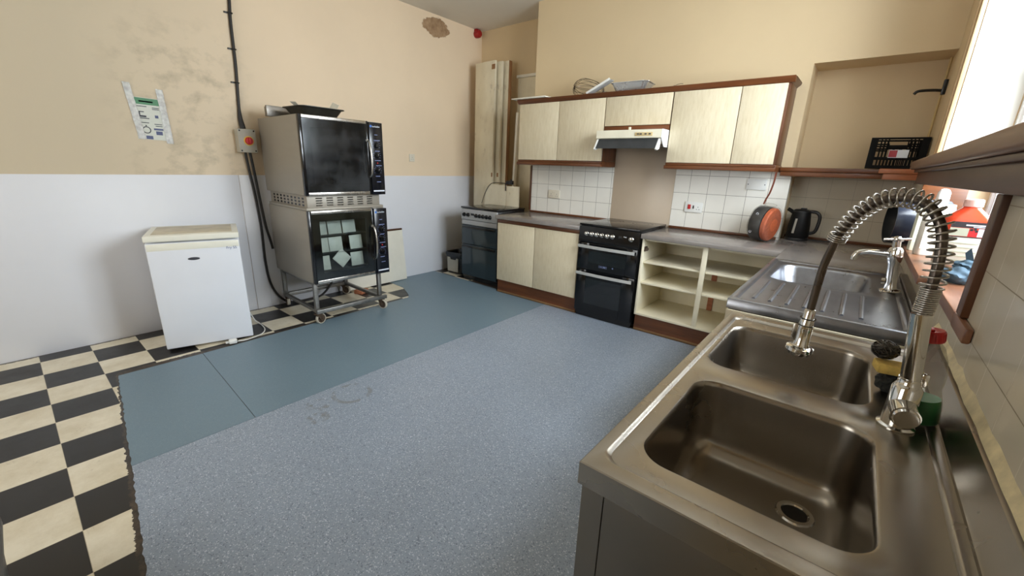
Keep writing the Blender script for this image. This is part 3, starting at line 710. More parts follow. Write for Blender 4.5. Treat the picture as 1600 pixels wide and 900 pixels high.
for s, (ya, za, yb, zb) in enumerate(((-0.105, 0.235, -0.062, -0.145), (0.078, 0.215, 0.098, -0.165))):
    b = MB(); rows = []
    for k in range(22):
        u = k / 21; y = ya + (yb - ya) * u; z = za + (zb - za) * u; w = 0.021
        rows.append([(0.003 + 0.0035 * abs(mnoise.noise((k * 0.7, j * 1.3, s * 5))), y + w * (j - 2) / 2 + 0.004 * mnoise.noise((k * 0.8, s, 3)), z) for j in range(5)])
    b.loops(rows, 0, False); bmesh.ops.solidify(b.bm, geom=b.bm.faces[:], thickness=0.0008); b.xf(PT); b.build('tape_strip', ['tape'], t)
def socket(name, label, T, w, h, mats, holes, red=False):
    t = thing(name, label, 'socket', T @ Vector((0, 0, 0)), 0, world=True)
    b = MB(); b.box(-w / 2, w / 2, -0.012, -0.0005, -h / 2, h / 2, 0.003, seg=3)
    for (x, z) in holes:
        for (dx, dz, sx, sz) in ((0, 0.011, 0.0025, 0.004), (-0.011, -0.009, 0.004, 0.0022), (0.011, -0.009, 0.004, 0.0022)):
            b.box(x + dx - sx, x + dx + sx, -0.0125, -0.0115, z + dz - sz, z + dz + sz, m=1)
    b.xf(T); p = b.build('face_plate', mats, t, weld=False)
    return t, p
LW = Matrix.Translation((0, 3.235, 1.428)) @ Matrix.Rotation(PI / 2, 4, 'Z')
t, p = socket('socket_outlet', 'small single socket on the cream wall between the stacked ovens and the corner boards', LW, 0.075, 0.085, ['socket_white', 'ink'], [(0.0, -0.008)])
b = MB(); b.box(-0.008, 0.008, -0.016, -0.012, 0.016, 0.032, 0.002); b.xf(LW); b.build('rocker_switch', ['socket_white'], p)
# sounder in the corner of the ceiling
t = thing('fire_alarm_sounder', 'dark red fire alarm sounder high in the corner under the ceiling', 'alarm', (0.0, 4.30, 2.91))
b = MB(); b.lathe([(0.042, 0.0), (0.045, 0.02), (0.045, 0.055), (0.035, 0.075), (0.012, 0.082)], (0.0, 4.30, 2.955), (1, 0, 0), 28); b.build('horn', ['alarm_red'], t)
b = MB(); b.box(0.001, 0.05, 4.262, 4.338, 2.95, 3.008, 0.008); b.build('back_box', ['alarm_red'], t)
# cream board by the ovens
t = thing('leaning_board', 'cream board with a brown top edge leaning on the wall beside the ovens', 'board', (0.05, 2.7, 0.003))
LT = Matrix.Translation((0.095, 0, 0.003)) @ Matrix.Rotation(math.radians(-6), 4, 'Y')
b = MB(); b.box(-0.02, 0, 2.25, 3.035, 0.006, 0.600, 0.002); b.xf(LT); b.build('panel', ['board_white'], t)
b = MB(); b.box(-0.02, 0.001, 2.25, 3.035, 0.601, 0.622, 0.003); b.xf(LT); b.build('edge_strip', ['mahogany_y'], t)
b = MB(); b.box(0.17, 0.27, 2.28, 2.40, 0.001, 0.045, 0.008); b.xf(Matrix.Translation((0.22, 2.34, 0)) @ Matrix.Rotation(0.4, 4, 'Z') @ Matrix.Translation((-0.22, -2.34, 0)))
solo(b, 'brick', ['brick'], 'small red brick lying on the floor behind the oven stand', 'brick', (0.22, 2.34, 0.001))

# ------------------------------------------------------------------ boards in the corner
def tall_board(label, x0, x1, y, z1, th, lean, edge, rot=-4):
    t = thing('tall_board', label, 'board', ((x0 + x1) / 2, y, 0.001), 0, 'boards leaning in the corner')
    T = Matrix.Translation((x0, y, 0.003)) @ Matrix.Rotation(math.radians(rot), 4, 'Z') @ Matrix.Rotation(math.radians(-lean), 4, 'X')
    b = MB(); b.box(0, x1 - x0 - 0.004, 0, th, 0, z1, 0.003); b.xf(T); b.build('panel', ['board'], t)
    b = MB(); b.box(x1 - x0 - 0.0035, x1 - x0, 0, th, 0, z1, 0.001); b.xf(T); b.build('edging', [edge], t)
    return t, T
t, T = tall_board('widest tall board leaning in the corner, in front of the others, with brown hinge marks', 0.175, 0.520, 4.085, 2.565, 0.03, 0.8, 'board')
for z in (2.50, 1.255):
    b = MB(); b.box(0.29, 0.3465, -0.001, 0.0025, z - (0.03 if z > 2 else 0.025), z + 0.025, 0.001) if z > 2 else b.box(0.325, 0.3465, -0.001, 0.0025, z - 0.025, z + 0.025, 0.001)
    b.xf(T); b.build('hinge_mark', ['board_edge'], t)
t, T = tall_board('second tall board in the corner, just behind the widest one, with a small hinge mark', 0.235, 0.577, 4.145, 2.56, 0.03, 0.8, 'board')
b = MB(); b.box(0.305, 0.335, -0.001, 0.0025, 1.23, 1.28, 0.001); b.xf(T); b.build('hinge_mark', ['board_edge'], t)
tall_board('rearmost tall board in the corner, showing a brown edge', 0.29, 0.64, 4.205, 2.57, 0.05, 0.8, 'board_edge')
t = thing('boxing_panel', 'tall whitish panel with a capped top standing behind the wall cabinets', 'board', (0.9, 4.37, 0.001))
b = MB(); b.box(0.665, 1.15, 4.365, 4.405, 0.001, 2.40, 0.003); b.build('panel', ['board'], t)
b = MB(); b.box(0.645, 1.16, 4.352, 4.409, 2.401, 2.435, 0.006, seg=3); b.build('cap', ['board_white'], t)
b = MB(); b.box(0.0, 0.032, 0.0, 0.05, 0, 2.00, 0.003); b.xf(Matrix.Translation((0.66, 4.255, 0.001)) @ Matrix.Rotation(math.radians(2.2), 4, 'Y'))
solo(b, 'timber_post', ['board_white'], 'slim white painted timber post leaning beside the wall cabinets', 'post', (0.68, 4.28, 0.001))
b = MB(); b.prism([(0.42, 4.0425, 0.001), (0.79, 4.0425, 0.001), (0.79, 4.0425, 1.140), (0.50, 4.0425, 1.150), (0.455, 4.0425, 1.125), (0.43, 4.0425, 1.06)], (0, 0.014, 0))
b2 = b
solo(b2, 'low_board', ['board'], 'low white board with a rounded corner propped behind the silver cooker', 'board', (0.60, 4.05, 0.001))
b = MB(); b.box(0.795, 0.985, 4.0425, 4.068, 0.001, 1.135, 0.003)
solo(b, 'low_board', ['board'], 'smaller stained board propped behind the silver cooker next to the worktop', 'board', (0.90, 4.06, 0.001))
t = thing('plug_adaptor', 'black plug adaptor with a thin lead, resting on the boards behind the silver cooker', 'plug', (0.82, 4.06, 1.141))
b = MB(); b.box(0.775, 0.830, 4.046, 4.084, 1.1515, 1.195, 0.006).box(0.828, 0.88, 4.0425, 4.082, 1.1525, 1.20, 0.007).cyl((0.85, 4.065, 1.20), (0.85, 4.065, 1.213), 0.012, seg=12); b.build('body', ['black_plastic'], t)
b = MB(); b.tube(smooth_path([(0.775, 4.05, 1.165), (0.72, 4.044, 1.165), (0.60, 4.042, 1.165), (0.52, 4.038, 1.135), (0.45, 4.034, 1.04), (0.40, 4.02, 0.898)], 8), 0.004).box(0.782, 0.794, 4.030, 4.0415, 1.075, 1.165, 0.004); b.build('lead', ['dark_cable'], t)

# ------------------------------------------------------------------ bin beside the silver cooker
t = thing('pedal_bin', 'small grey fronted black bin lined with a black bag beside the silver cooker', 'bin', (0.27, 3.74, 0.001))
BT = Matrix.Translation((0.28, 3.75, 0.001)) @ Matrix.Rotation(math.radians(4), 4, 'Z')
b = MB(); b.loops([rrect(-w, w, -w * 0.85, w * 0.85, 0.03, z, 5) for w, z in ((0.125, 0), (0.128, 0.01), (0.145, 0.26), (0.138, 0.26), (0.12, 0.02))], 0, True, True, True); b.xf(BT); b.build('body', ['black_plastic'], t)
b = MB(); b.prism([(-0.105, -0.1285, 0.03), (0.075, -0.1285, 0.03), (0.08, -0.1285, 0.205), (0.045, -0.1285, 0.205), (0.035, -0.1285, 0.185), (-0.055, -0.1285, 0.185), (-0.065, -0.1285, 0.215), (-0.11, -0.1285, 0.215)], (0, 0.006, 0)); b.xf(BT); b.build('front_panel', ['grey_plastic'], t)
b = MB(); R = []
for (w, z) in ((0.149, 0.215), (0.156, 0.245), (0.157, 0.272), (0.148, 0.282), (0.136, 0.27), (0.125, 0.2)):
    R.append([(x + 0.006 * mnoise.noise((x * 30, y * 30, z * 9)), y + 0.006 * mnoise.noise((y * 30, x * 30, z * 9 + 4)), zz + 0.012 * mnoise.noise((x * 22, y * 22, 2))) for x, y, zz in rrect(-w, w, -w * 0.86, w * 0.86, 0.04, z, 6)])
b.loops(R); b.xf(BT); b.build('bag', ['bag_black'], t)

# ------------------------------------------------------------------ cookers
def hob_rings(b, spots, z):
    for (x, y, r) in spots:
        for r0, r1 in ((r, r - 0.006), (r * 0.62, r * 0.62 - 0.004)):
            b.loops([[(x + q * math.cos(2 * PI * k / 36), y + q * math.sin(2 * PI * k / 36), z) for k in range(36)] for q in (r0, r1)])
# silver fronted cooker
W, D = 0.575, 0.49
t = thing('cooker', 'silver fronted electric cooker with two smoked mirror doors beside the bin', 'cooker', (0.520, 3.545, 0.002), math.radians(0), world=False)
b = MB(); b.box(0, W, 0.022, D, 0.03, 0.872, 0.004)
for x in (0.05, W - 0.05):
    for y in (0.08, D - 0.06): b.cyl((x, y, 0), (x, y, 0.032), 0.018, seg=12)
b.box(0.01, W - 0.01, 0.03, 0.05, 0.001, 0.031); b.build('body', ['black'], t, weld=False)
b = MB(); b.box(-0.004, W + 0.004, -0.006, D + 0.006, 0.873, 0.893, 0.004); hb = b.build('hob', ['hob'], t)
b = MB(); hob_rings(b, ((0.15, 0.14, 0.08), (0.42, 0.14, 0.07), (0.15, 0.36, 0.07), (0.42, 0.36, 0.08)), 0.8935); b.build('hob_ring', ['hob_ring'], hb)
b = MB(); b.box(0, W, -0.004, 0.021, 0.742, 0.868, 0.006, seg=3); p = b.build('control_panel', ['silver_paint'], t)
for k, x in enumerate((0.055, 0.12, 0.25, 0.305, 0.36, 0.415, 0.47)):
    b = MB(); b.lathe([(0.024, 0), (0.0235, 0.005), (0.018, 0.008), (0.017, 0.022), (0.014, 0.025)], (x, -0.004, 0.80), (0, -1, 0), 22).box(x - 0.003, x + 0.003, -0.034, -0.01, 0.783, 0.818, 0.0015); b.build('knob', ['black_gloss'], p)
b = MB(); b.box(0.165, 0.215, -0.0055, -0.003, 0.797, 0.822, 0.001); b.build('timer_window', ['black_gloss'], p)
b = MB(); b.box(0.004, W - 0.004, 0.002, 0.021, 0.684, 0.738, 0.003); b.build('grille_strip', ['silver_paint'], t)
b = MB(); b.box(0.004, W - 0.004, 0.008, 0.021, 0.640, 0.682, 0.003); b.build('upper_gap_strip', ['black'], t)
def mirror_door(z0, z1):
    b = MB(); b.box(0.003, W - 0.003, 0, 0.021, z0, z1, 0.004); d = b.build('door', ['grey_blue_door'], t)
    b = MB(); b.box(0.02, W - 0.02, -0.016, -0.002, z1 - 0.035, z1 - 0.008, 0.006, seg=3).box(0.03, 0.05, -0.004, 0.001, z1 - 0.03, z1 - 0.014).box(W - 0.05, W - 0.03, -0.004, 0.001, z1 - 0.03, z1 - 0.014); b.build('handle', ['black_gloss'], d, weld=False)
mirror_door(0.452, 0.676); mirror_door(0.062, 0.446)
# black cooker
W, D = 0.578, 0.59
t = thing('cooker', 'black electric cooker with silver knobs and two pale handles under the extractor hood', 'cooker', (2.2425, 3.400, 0.002), 0, world=False)
b = MB()
b.box(0, W, 0.028, D, 0.60, 0.872, 0.003).box(0, W, 0.34, D, 0.03, 0.60).box(0, 0.05, 0.028, 0.34, 0.03, 0.60).box(W - 0.05, W, 0.028, 0.34, 0.03, 0.60).box(0.05, W - 0.05, 0.028, 0.34, 0.03, 0.075).box(0.05, W - 0.05, 0.028, 0.34, 0.42, 0.47)
for x in (0.05, W - 0.05):
    for y in (0.08, D - 0.06): b.cyl((x, y, 0), (x, y, 0.032), 0.018, seg=12)
b.box(0.01, W - 0.01, 0.03, 0.05, 0.001, 0.031); b.build('body', ['black'], t, weld=False)
b = MB(); b.box(-0.002, W + 0.002, -0.004, D + 0.004, 0.873, 0.891, 0.004); hb = b.build('hob', ['hob'], t)
b = MB(); hob_rings(b, ((0.15, 0.15, 0.09), (0.42, 0.15, 0.075), (0.15, 0.42, 0.075), (0.42, 0.42, 0.095)), 0.8915); b.build('hob_ring', ['hob_ring'], hb)
b = MB(); b.prism([(0, 0.024, 0.726), (0, -0.004, 0.726), (0, -0.006, 0.76), (0, 0.006, 0.868), (0, 0.024, 0.870)], (W, 0, 0)); p = b.build('control_panel', ['black_gloss'], t)
for x in (0.078, 0.129, 0.180, 0.231, 0.282, 0.333, 0.508):
    b = MB(); b.lathe([(0.020, 0), (0.020, 0.006), (0.016, 0.010), (0.0155, 0.022), (0.011, 0.025)], (x, 0.000, 0.802), (0, -1, 0.12), 24).box(x - 0.003, x + 0.003, -0.032, -0.01, 0.79, 0.819, 0.0015); b.build('knob', ['chrome'], p)
b = MB(); b.box(0.385, 0.465, -0.002, 0.004, 0.782, 0.820, 0.001); b.build('clock_window', ['smoke_glass'], p)
def black_door(z0, z1, wz0, wz1, wx0, wx1):
    b = MB()
    b.box(0.002, wx0, 0, 0.026, z0, z1, 0.003).box(wx1, W - 0.002, 0, 0.026, z0, z1, 0.003).box(wx0, wx1, 0, 0.026, z0, wz0, 0.0).box(wx0, wx1, 0, 0.026, wz1, z1, 0.0)
    d = b.build('door', ['black_gloss'], t, weld=False)
    b = MB(); b.box(wx0, wx1, 0.001, 0.004, wz0, wz1); b.build('door_glass', ['smoke_glass'], d)
    b = MB(); n = 9
    b.loops([[(0.016 + (W - 0.032) * k / n, -0.03 - 0.012 * math.sin(PI * k / n) + dy, z1 - 0.03 + dz) for dy, dz in ((0, -0.014), (-0.012, -0.010), (-0.014, 0.010), (0, 0.014))] for k in range(n + 1)], 0, True, True, True)
    for x in (0.03, W - 0.05): b.box(x, x + 0.02, -0.034, 0.001, z1 - 0.042, z1 - 0.020)
    b.build('handle', ['handle_silver'], d, weld=False)
    return d
d = black_door(0.470, 0.718, 0.535, 0.645, 0.11, W - 0.10)
b = MB()
for x0, x1, z0, z1 in ((0.225, 0.305, 0.506, 0.508), (0.225, 0.305, 0.524, 0.526), (0.225, 0.227, 0.508, 0.524), (0.303, 0.305, 0.508, 0.524), (0.235, 0.262, 0.513, 0.519), (0.267, 0.295, 0.511, 0.521), (0.356, 0.368, 0.514, 0.526)): b.box(x0, x1, -0.0008, 0.0003, z0, z1)
b.build('badge', ['print_dim'], d, weld=False)
black_door(0.06, 0.464, 0.14, 0.385, 0.10, W - 0.12)
for z in (0.25, 0.565):
    b = MB(); z0 = z
    for k in range(9): b.tube([(0.055, 0.06 + 0.03 * k, z0), (W - 0.055, 0.06 + 0.03 * k, z0)], 0.0025, 6)
    b.build('rack', ['stand_steel'], t)
# ------------------------------------------------------------------ base units and worktops
FY = 3.42
t = thing('base_cabinet', 'base cabinet with two closed cream doors between the two cookers', 'cabinet', (1.72, FY, 0.003))
b = MB(); b.box(1.205, 2.232, FY + 0.022, 3.985, 0.151, 0.820, 0.002); b.build('carcass', ['mahogany_z'], t)
b = MB(); b.box(1.212, 2.228, FY + 0.002, FY + 0.021, 0.787, 0.822, 0.002); b.build('top_rail', ['mahogany'], t)
for x0, x1 in ((1.216, 1.712), (1.718, 2.226)):
    b = MB(); b.box(x0, x1, FY, FY + 0.019, 0.154, 0.783, 0.002); b.build('door', ['limed'], t)
b = MB(); b.box(1.205, 2.232, FY + 0.032, FY + 0.05, 0.012, 0.150); b.box(1.205, 1.225, FY + 0.05, 3.98, 0.004, 0.150); b.build('plinth', ['mahogany'], t)
b = MB(); b.box(1.205, 2.232, FY + 0.026, FY + 0.050, 0.001, 0.022, 0.002); b.build('batten', ['batten'], t)

t = thing('base_cabinet', 'open cream base cabinet without doors, with shelves, next to the black cooker', 'cabinet', (3.33, FY, 0.003))
X0, X1, XM = 2.840, 3.815, 3.345
b = MB()
b.box(X0, X0 + 0.017, FY, 3.975, 0.152, 0.822, 0.001).box(X1 - 0.017, X1, FY, 3.975, 0.152, 0.822, 0.001)
b.box(X0 + 0.017, X1 - 0.017, FY, 3.975, 0.152, 0.170, 0.001).box(X0 + 0.017, X1 - 0.017, 3.962, 3.974, 0.170, 0.822)
b.box(X0 + 0.017, X1 - 0.017, FY + 0.03, FY + 0.05, 0.805, 0.822).box(X0 + 0.017, X1 - 0.017, 3.90, 3.962, 0.755, 0.822)
c = b.build('carcass', ['carcass'], t, weld=False)
b = MB(); b.box(XM - 0.018, XM + 0.018, FY, FY + 0.018, 0.170, 0.822, 0.001); b.build('divider', ['carcass'], t)
for z, x0, x1 in ((0.628, X0 + 0.019, X1 - 0.019), (0.446, X0 + 0.019, X1 - 0.019)):
    b = MB(); b.box(x0, x1, FY + 0.026, 3.958, z - 0.016, z, 0.001); b.build('shelf', ['carcass'], t)
b = MB(); b.box(3.300, 3.342, 3.945, 3.960, 0.172, 0.428).box(3.300, 3.342, 3.945, 3.960, 0.448, 0.610); b.build('batten', ['orange_wood'], t, weld=False)
b = MB(); b.box(X0 + 0.017, X0 + 0.03, FY + 0.012, FY + 0.055, 0.715, 0.755, 0.003).cyl((X0 + 0.03, FY + 0.025, 0.735), (X0 + 0.042, FY + 0.018, 0.735), 0.016, seg=14); b.build('hinge', ['rust'], t, weld=False)
b = MB(); b.box(X0, X1, FY + 0.032, FY + 0.05, 0.022, 0.151); b.build('plinth', ['mahogany'], t)
b = MB(); b.box(X0, X1, FY + 0.026, FY + 0.050, 0.001, 0.022, 0.002); b.build('batten', ['batten'], t)

def worktop(mb, x0, x1, y0, y1, z0=0.825, z1=0.865, bev=0.006): mb.box(x0, x1, y0, y1, z0, z1, bev)
b = MB(); worktop(b, 1.20, 2.236, 3.388, 3.990)
solo(b, 'worktop', ['worktop'], 'short grey laminate worktop between the two cookers', 'worktop', (1.72, 3.4, 0.825))
t = thing('worktop', 'grey laminate worktop turning the corner from the black cooker to the sinks', 'worktop', (3.5, 3.4, 0.825))
b = MB(); worktop(b, 2.832, 3.838, 3.388, 3.990); b.build('back_run', ['worktop'], t)
b = MB()
for x0, x1, y0, y1 in ((3.840, 4.450, 2.992, 3.990), (3.854, 4.412, 1.876, 2.37), (3.854, 3.868, 2.37, 2.98), (4.345, 4.412, 2.37, 2.98), (3.868, 4.345, 2.935, 2.98), (4.424, 4.450, 1.876, 2.992), (3.732, 4.450, 3.990, 4.288)):
    b.box(x0, x1, y0, y1, 0.825, 0.865)
b.build('corner_run', ['worktop'], t, weld=False)
b = MB(); b.box(3.850, 4.450, 1.856, 1.8665, 0.790, 0.838, 0.002); b.build('raw_end', ['board'], t)
b = MB(); b.box(1.208, 2.234, 3.976, 3.9905, 0.866, 0.886, 0.003)
solo(b, 'worktop_upstand', ['mahogany'], 'thin red brown strip along the tiles above the short worktop', 'trim', (1.7, 3.98, 0.866))
b = MB(); b.box(2.848, 3.715, 3.976, 3.9905, 0.866, 0.888, 0.003)
solo(b, 'worktop_upstand', ['mahogany'], 'thin red brown strip along the tiles between the black cooker and the cord reel', 'trim', (3.3, 3.98, 0.866))
b = MB(); b.box(3.735, 4.448, 4.276, 4.2905, 0.866, 0.886, 0.003)
solo(b, 'worktop_upstand', ['mahogany'], 'thin red brown strip at the back of the alcove behind the kettle', 'trim', (4.1, 4.28, 0.866))
b = MB(); b.box(1.205, 1.222, 3.972, 3.991, 0.888, 1.388, 0.002)
solo(b, 'tile_edge_strip', ['mahogany_z'], 'upright red brown strip ending the tiles beside the silver cooker', 'trim', (1.21, 3.98, 0.888))
b = MB(); b.box(2.238, 2.844, BY - 0.0055, BY - 0.0005, 0.002, 1.699, 0.001)
solo(b, 'splashback', ['splash'], 'plain beige splashback panel between the hood and the black cooker', 'splashback', (2.54, BY - 0.003, 0.002))
# carcass below the drainer
t = thing('sink_base_cabinet', 'white base cabinet carrying the ridged drainer sink along the tiled wall', 'cabinet', (4.15, 2.4, 0.0))
b = MB(); b.box(3.884, 3.902, 1.90, 3.36, 0.12, 0.822).box(3.902, 4.44, 1.90, 1.918, 0.12, 0.822).box(3.902, 4.44, 3.342, 3.36, 0.12, 0.822).box(3.902, 4.44, 1.918, 3.342, 0.12, 0.138)
b.build('carcass', ['carcass'], t, weld=False)
b = MB(); b.box(3.92, 3.938, 1.90, 3.36, 0.0035, 0.119); b.build('plinth', ['mahogany'], t)

# ------------------------------------------------------------------ wall cabinets
CY = 3.700
def wall_cabinet(label, x0, x1, z0, z1, doors, pel, end_left=False, end_right=False):
    t = thing('wall_cabinet', label, 'cabinet', ((x0 + x1) / 2, 3.85, z0))
    b = MB(); b.box(x0, x1, CY + 0.020, BY - 0.010, z0 + 0.001, z1, 0.001); b.build('carcass', ['mahogany_z'], t)
    for a, c, q0, q1 in doors:
        b = MB(); b.box(a, c, CY, CY + 0.019, q0, q1, 0.002); b.build('door', ['limed'], t)
    if pel:
        b = MB(); b.box(x0, x1, CY + 0.003, CY + 0.021, z0 - 0.019, z0 - 0.0005, 0.003).box(x0 - 0.006, x1 + 0.006, CY - 0.012, CY + 0.020, z0 - 0.050, z0 - 0.020, 0.004)
        if end_right: b.box(x1 - 0.016, x1 + 0.004, CY + 0.0215, BY - 0.010, z0 - 0.050, z0 - 0.0005, 0.003)
        if end_left: b.box(x0 - 0.004, x0 + 0.016, CY + 0.0215, BY - 0.010, z0 - 0.050, z0 - 0.0005, 0.003)
        b.build('pelmet', ['mahogany'], t, weld=False)
    else:
        b = MB(); b.box(x0 + 0.002, x1 - 0.002, CY + 0.002, CY + 0.0195, z0 + 0.001, z0 + 0.042, 0.002); b.build('lower_rail', ['mahogany'], t)
    return t
wall_cabinet('wall cabinet with two equal pale doors between the tall boards and the hood', 1.236, 2.236, 1.440, 1.990, ((1.242, 1.733, 1.442, 1.988), (1.739, 2.233, 1.442, 1.988)), True, True, True)
wall_cabinet('short single door wall cabinet directly above the extractor hood', 2.238, 2.840, 1.700, 1.990, ((2.242, 2.836, 1.746, 1.988),), False)
wall_cabinet('wall cabinet with one wide and one narrow pale door, ending at the alcove', 2.842, 3.648, 1.440, 1.990, ((2.847, 3.341, 1.442, 1.988), (3.347, 3.632, 1.442, 1.988)), True, True, True)
t = thing('cornice', 'red brown moulding running along the top of all the wall cabinets', 'moulding', (2.44, 3.7, 1.99))
b = MB()
prof = [(0.022, 0.0), (0.0, 0.0), (-0.006, 0.008), (-0.022, 0.022), (-0.026, 0.038), (0.022, 0.038)]
b.prism([(1.222, CY + dy, 1.991 + dz) for dy, dz in prof], (2.448, 0, 0)); b.build('front_moulding', ['mahogany'], t)
b = MB(); b.prism([(3.670 + (-0.045 - dy), CY + 0.0225, 1.991 + dz) for dy, dz in ((0.0, 0.0), (-0.022, 0.0), (-0.028, 0.008), (-0.044, 0.022), (-0.048, 0.038), (0.0, 0.038))], (0, 0.276, 0)); b.build('end_moulding', ['mahogany_y'], t)

# extractor hood
t = thing('cooker_hood', 'cream extractor hood with a smoked hinged visor above the black cooker', 'hood', (2.54, 3.75, 1.60))
HX0, HX1, HY = 2.246, 2.834, 3.555
b = MB(); b.prism([(HX0, HY, 1.632), (HX0, HY + 0.004, 1.697), (HX0, BY - 0.012, 1.697), (HX0, BY - 0.012, 1.585), (HX0, HY + 0.10, 1.585), (HX0, HY + 0.03, 1.625)], (HX1 - HX0, 0, 0)); b.build('canopy', ['hood_white'], t)
b = MB(); b.prism([(HX1 + 0.0005, HY - 0.001, 1.630), (HX1 + 0.0005, HY + 0.003, 1.698), (HX1 + 0.0005, 3.699, 1.698), (HX1 + 0.0005, 3.699, 1.562), (HX1 + 0.0005, HY + 0.07, 1.562)], (0.006, 0, 0)); b.build('end_cap', ['hood_side'], t)
b = MB(); b.box(HX0 + 0.365, HX0 + 0.515, HY - 0.003, HY + 0.0035, 1.646, 1.674, 0.001); p = b.build('control_strip', ['hood_panel'], t)
for x in (0.383, 0.408, 0.45, 0.485):
    b = MB(); b.box(HX0 + x, HX0 + x + 0.017, HY - 0.007, HY - 0.0015, 1.656, 1.666, 0.001); b.build('button', ['ink'], p)
b = MB(); b.prism([(HX0 + 0.035, HY + 0.024, 1.622), (HX0 + 0.035, HY + 0.016, 1.622), (HX0 + 0.012, HY - 0.048, 1.546), (HX0 + 0.012, HY - 0.040, 1.546)], (0, 0, 0.0)) if False else None
v = [(HX0 + 0.022, HY + 0.012, 1.624), (HX1 - 0.022, HY + 0.012, 1.624), (HX1 - 0.018, HY - 0.040, 1.545), (HX0 + 0.014, HY - 0.040, 1.545)]
b.prism(v, (0, 0.005, 0.003)); vs = b.build('visor', ['visor'], t)
for x, s in ((HX0 + 0.006, 1), (HX1 - 0.022, 1)):
    b = MB(); b.prism([(x, HY + 0.010, 1.626), (x, HY - 0.046, 1.540), (x, HY - 0.034, 1.532), (x, HY + 0.01, 1.545), (x, HY + 0.024, 1.60)], (0.016, 0, 0)); b.build('visor_end', ['white_plastic'], vs)
b = MB(); b.box(HX0 + 0.02, HX1 - 0.02, HY + 0.115, BY - 0.02, 1.578, 1.5845); b.build('filter', ['steel_panel'], t)
b = MB(); b.box(HX0 + 0.285, HX0 + 0.305, HY + 0.03, HY + 0.045, 1.6975, 1.722, 0.003); b.build('clip', ['hood_white'], t)

# things on top of the wall cabinets
ZT = 2.030
b = MB(); b.box(1.17, 1.60, 3.64, 3.86, ZT + 0.003, ZT + 0.013, 0.002); b.xf(Matrix.Translation((0, 0, 0)))
solo(b, 'loose_sheet', ['board_white'], 'thin white board lying on the cornice at the end by the tall boards', 'board', (1.38, 3.75, ZT))
t = thing('whisk', 'large balloon whisk of bent wires lying on top of the wall cabinets', 'whisk', (1.9, 3.80, ZT))
WTm = Matrix.Translation((1.775, 3.885, ZT + 0.104)) @ Matrix.Rotation(math.radians(12), 4, 'Y') @ Matrix.Scale(1.3, 4)
for k in range(7):
    an = PI * k / 7; pts = []
    for i in range(41):
        u = -1 + 2 * i / 40; q = abs(u)
        x = 0.26 * q ** 1.25; r = 0.074 * math.sin(min(1, (1 - q) * 1.0) * PI / 2 + 0) ** 0.0 * math.sqrt(max(0, 1 - (abs(x / 0.26 - 0.36) / 0.64) ** 2)) if x / 0.26 > 0.36 else 0.074 * math.sqrt(max(0, 1 - ((0.36 - x / 0.26) / 0.36) ** 2))
        s = 1 if u > 0 else -1
        pts.append(WTm @ Vector((x, s * r * math.cos(an), s * r * math.sin(an))))
    b = MB(); b.tube(pts, 0.0019, 6); b.build('wire', ['dark_chrome'], t)
b = MB(); b.cyl(WTm @ Vector((0.25, 0, 0)), WTm @ Vector((0.33, 0, 0)), 0.013, 0.015); b.build('handle', ['steel'], t)
b = MB(); T = Matrix.Translation((2.02, 3.715, ZT + 0.004)) @ Matrix.Rotation(math.radians(-24), 4, 'Y')
b.prism([(0.0, 0.0, 0.0), (0.25, 0.0, 0.0), (0.25, 0.01, 0.004), (0.25, 0.085, 0.004), (0, 0.085, 0)], (0, 0, 0.004)); b.box(0.0, 0.25, -0.004, 0.0, 0, 0.018); b.xf(T)
solo(b, 'white_tray', ['white_plastic'], 'white plastic tray tilted between the whisk and the foil tray on the cabinets', 'tray', (2.1, 3.82, ZT + 0.05))
b = MB(); rings = []
for (w, d, r, z) in ((0.125, 0.085, 0.03, 0.0), (0.155, 0.11, 0.035, 0.062), (0.168, 0.122, 0.04, 0.064), (0.168, 0.122, 0.04, 0.067), (0.152, 0.107, 0.034, 0.066), (0.122, 0.082, 0.03, 0.003)):
    R = rrect(-w, w, -d, d, r, z, 8)
    rings.append([(x * (1 + (0.02 if i % 2 else -0.02) * (1 if 0.005 < zz < 0.066 else 0)), y * (1 + (0.025 if i % 2 else -0.025)), zz) for i, (x, y, zz) in enumerate(R)])
b.loops(rings, 0, True, True, True); b.xf(Matrix.Translation((2.43, 3.80, ZT + 0.002)) @ Matrix.Rotation(0.08, 4, 'Z'))
solo(b, 'foil_tray', ['foil'], 'crinkled aluminium foil tray on top of the cabinets above the hood', 'tray', (2.43, 3.80, ZT))
b = MB(); b.tube([(2.86 + 0.05 * math.cos(a), 3.76 + 0.05 * math.sin(a), ZT + 0.006 + 0.012 * abs(math.sin(a * 1.5))) for a in [k * PI / 12 for k in range(22)]], 0.0018, 6)
solo(b, 'wire_loop', ['dark_chrome'], 'thin bent wire lying on the cornice above the widest pale door', 'wire', (2.86, 3.76, ZT))

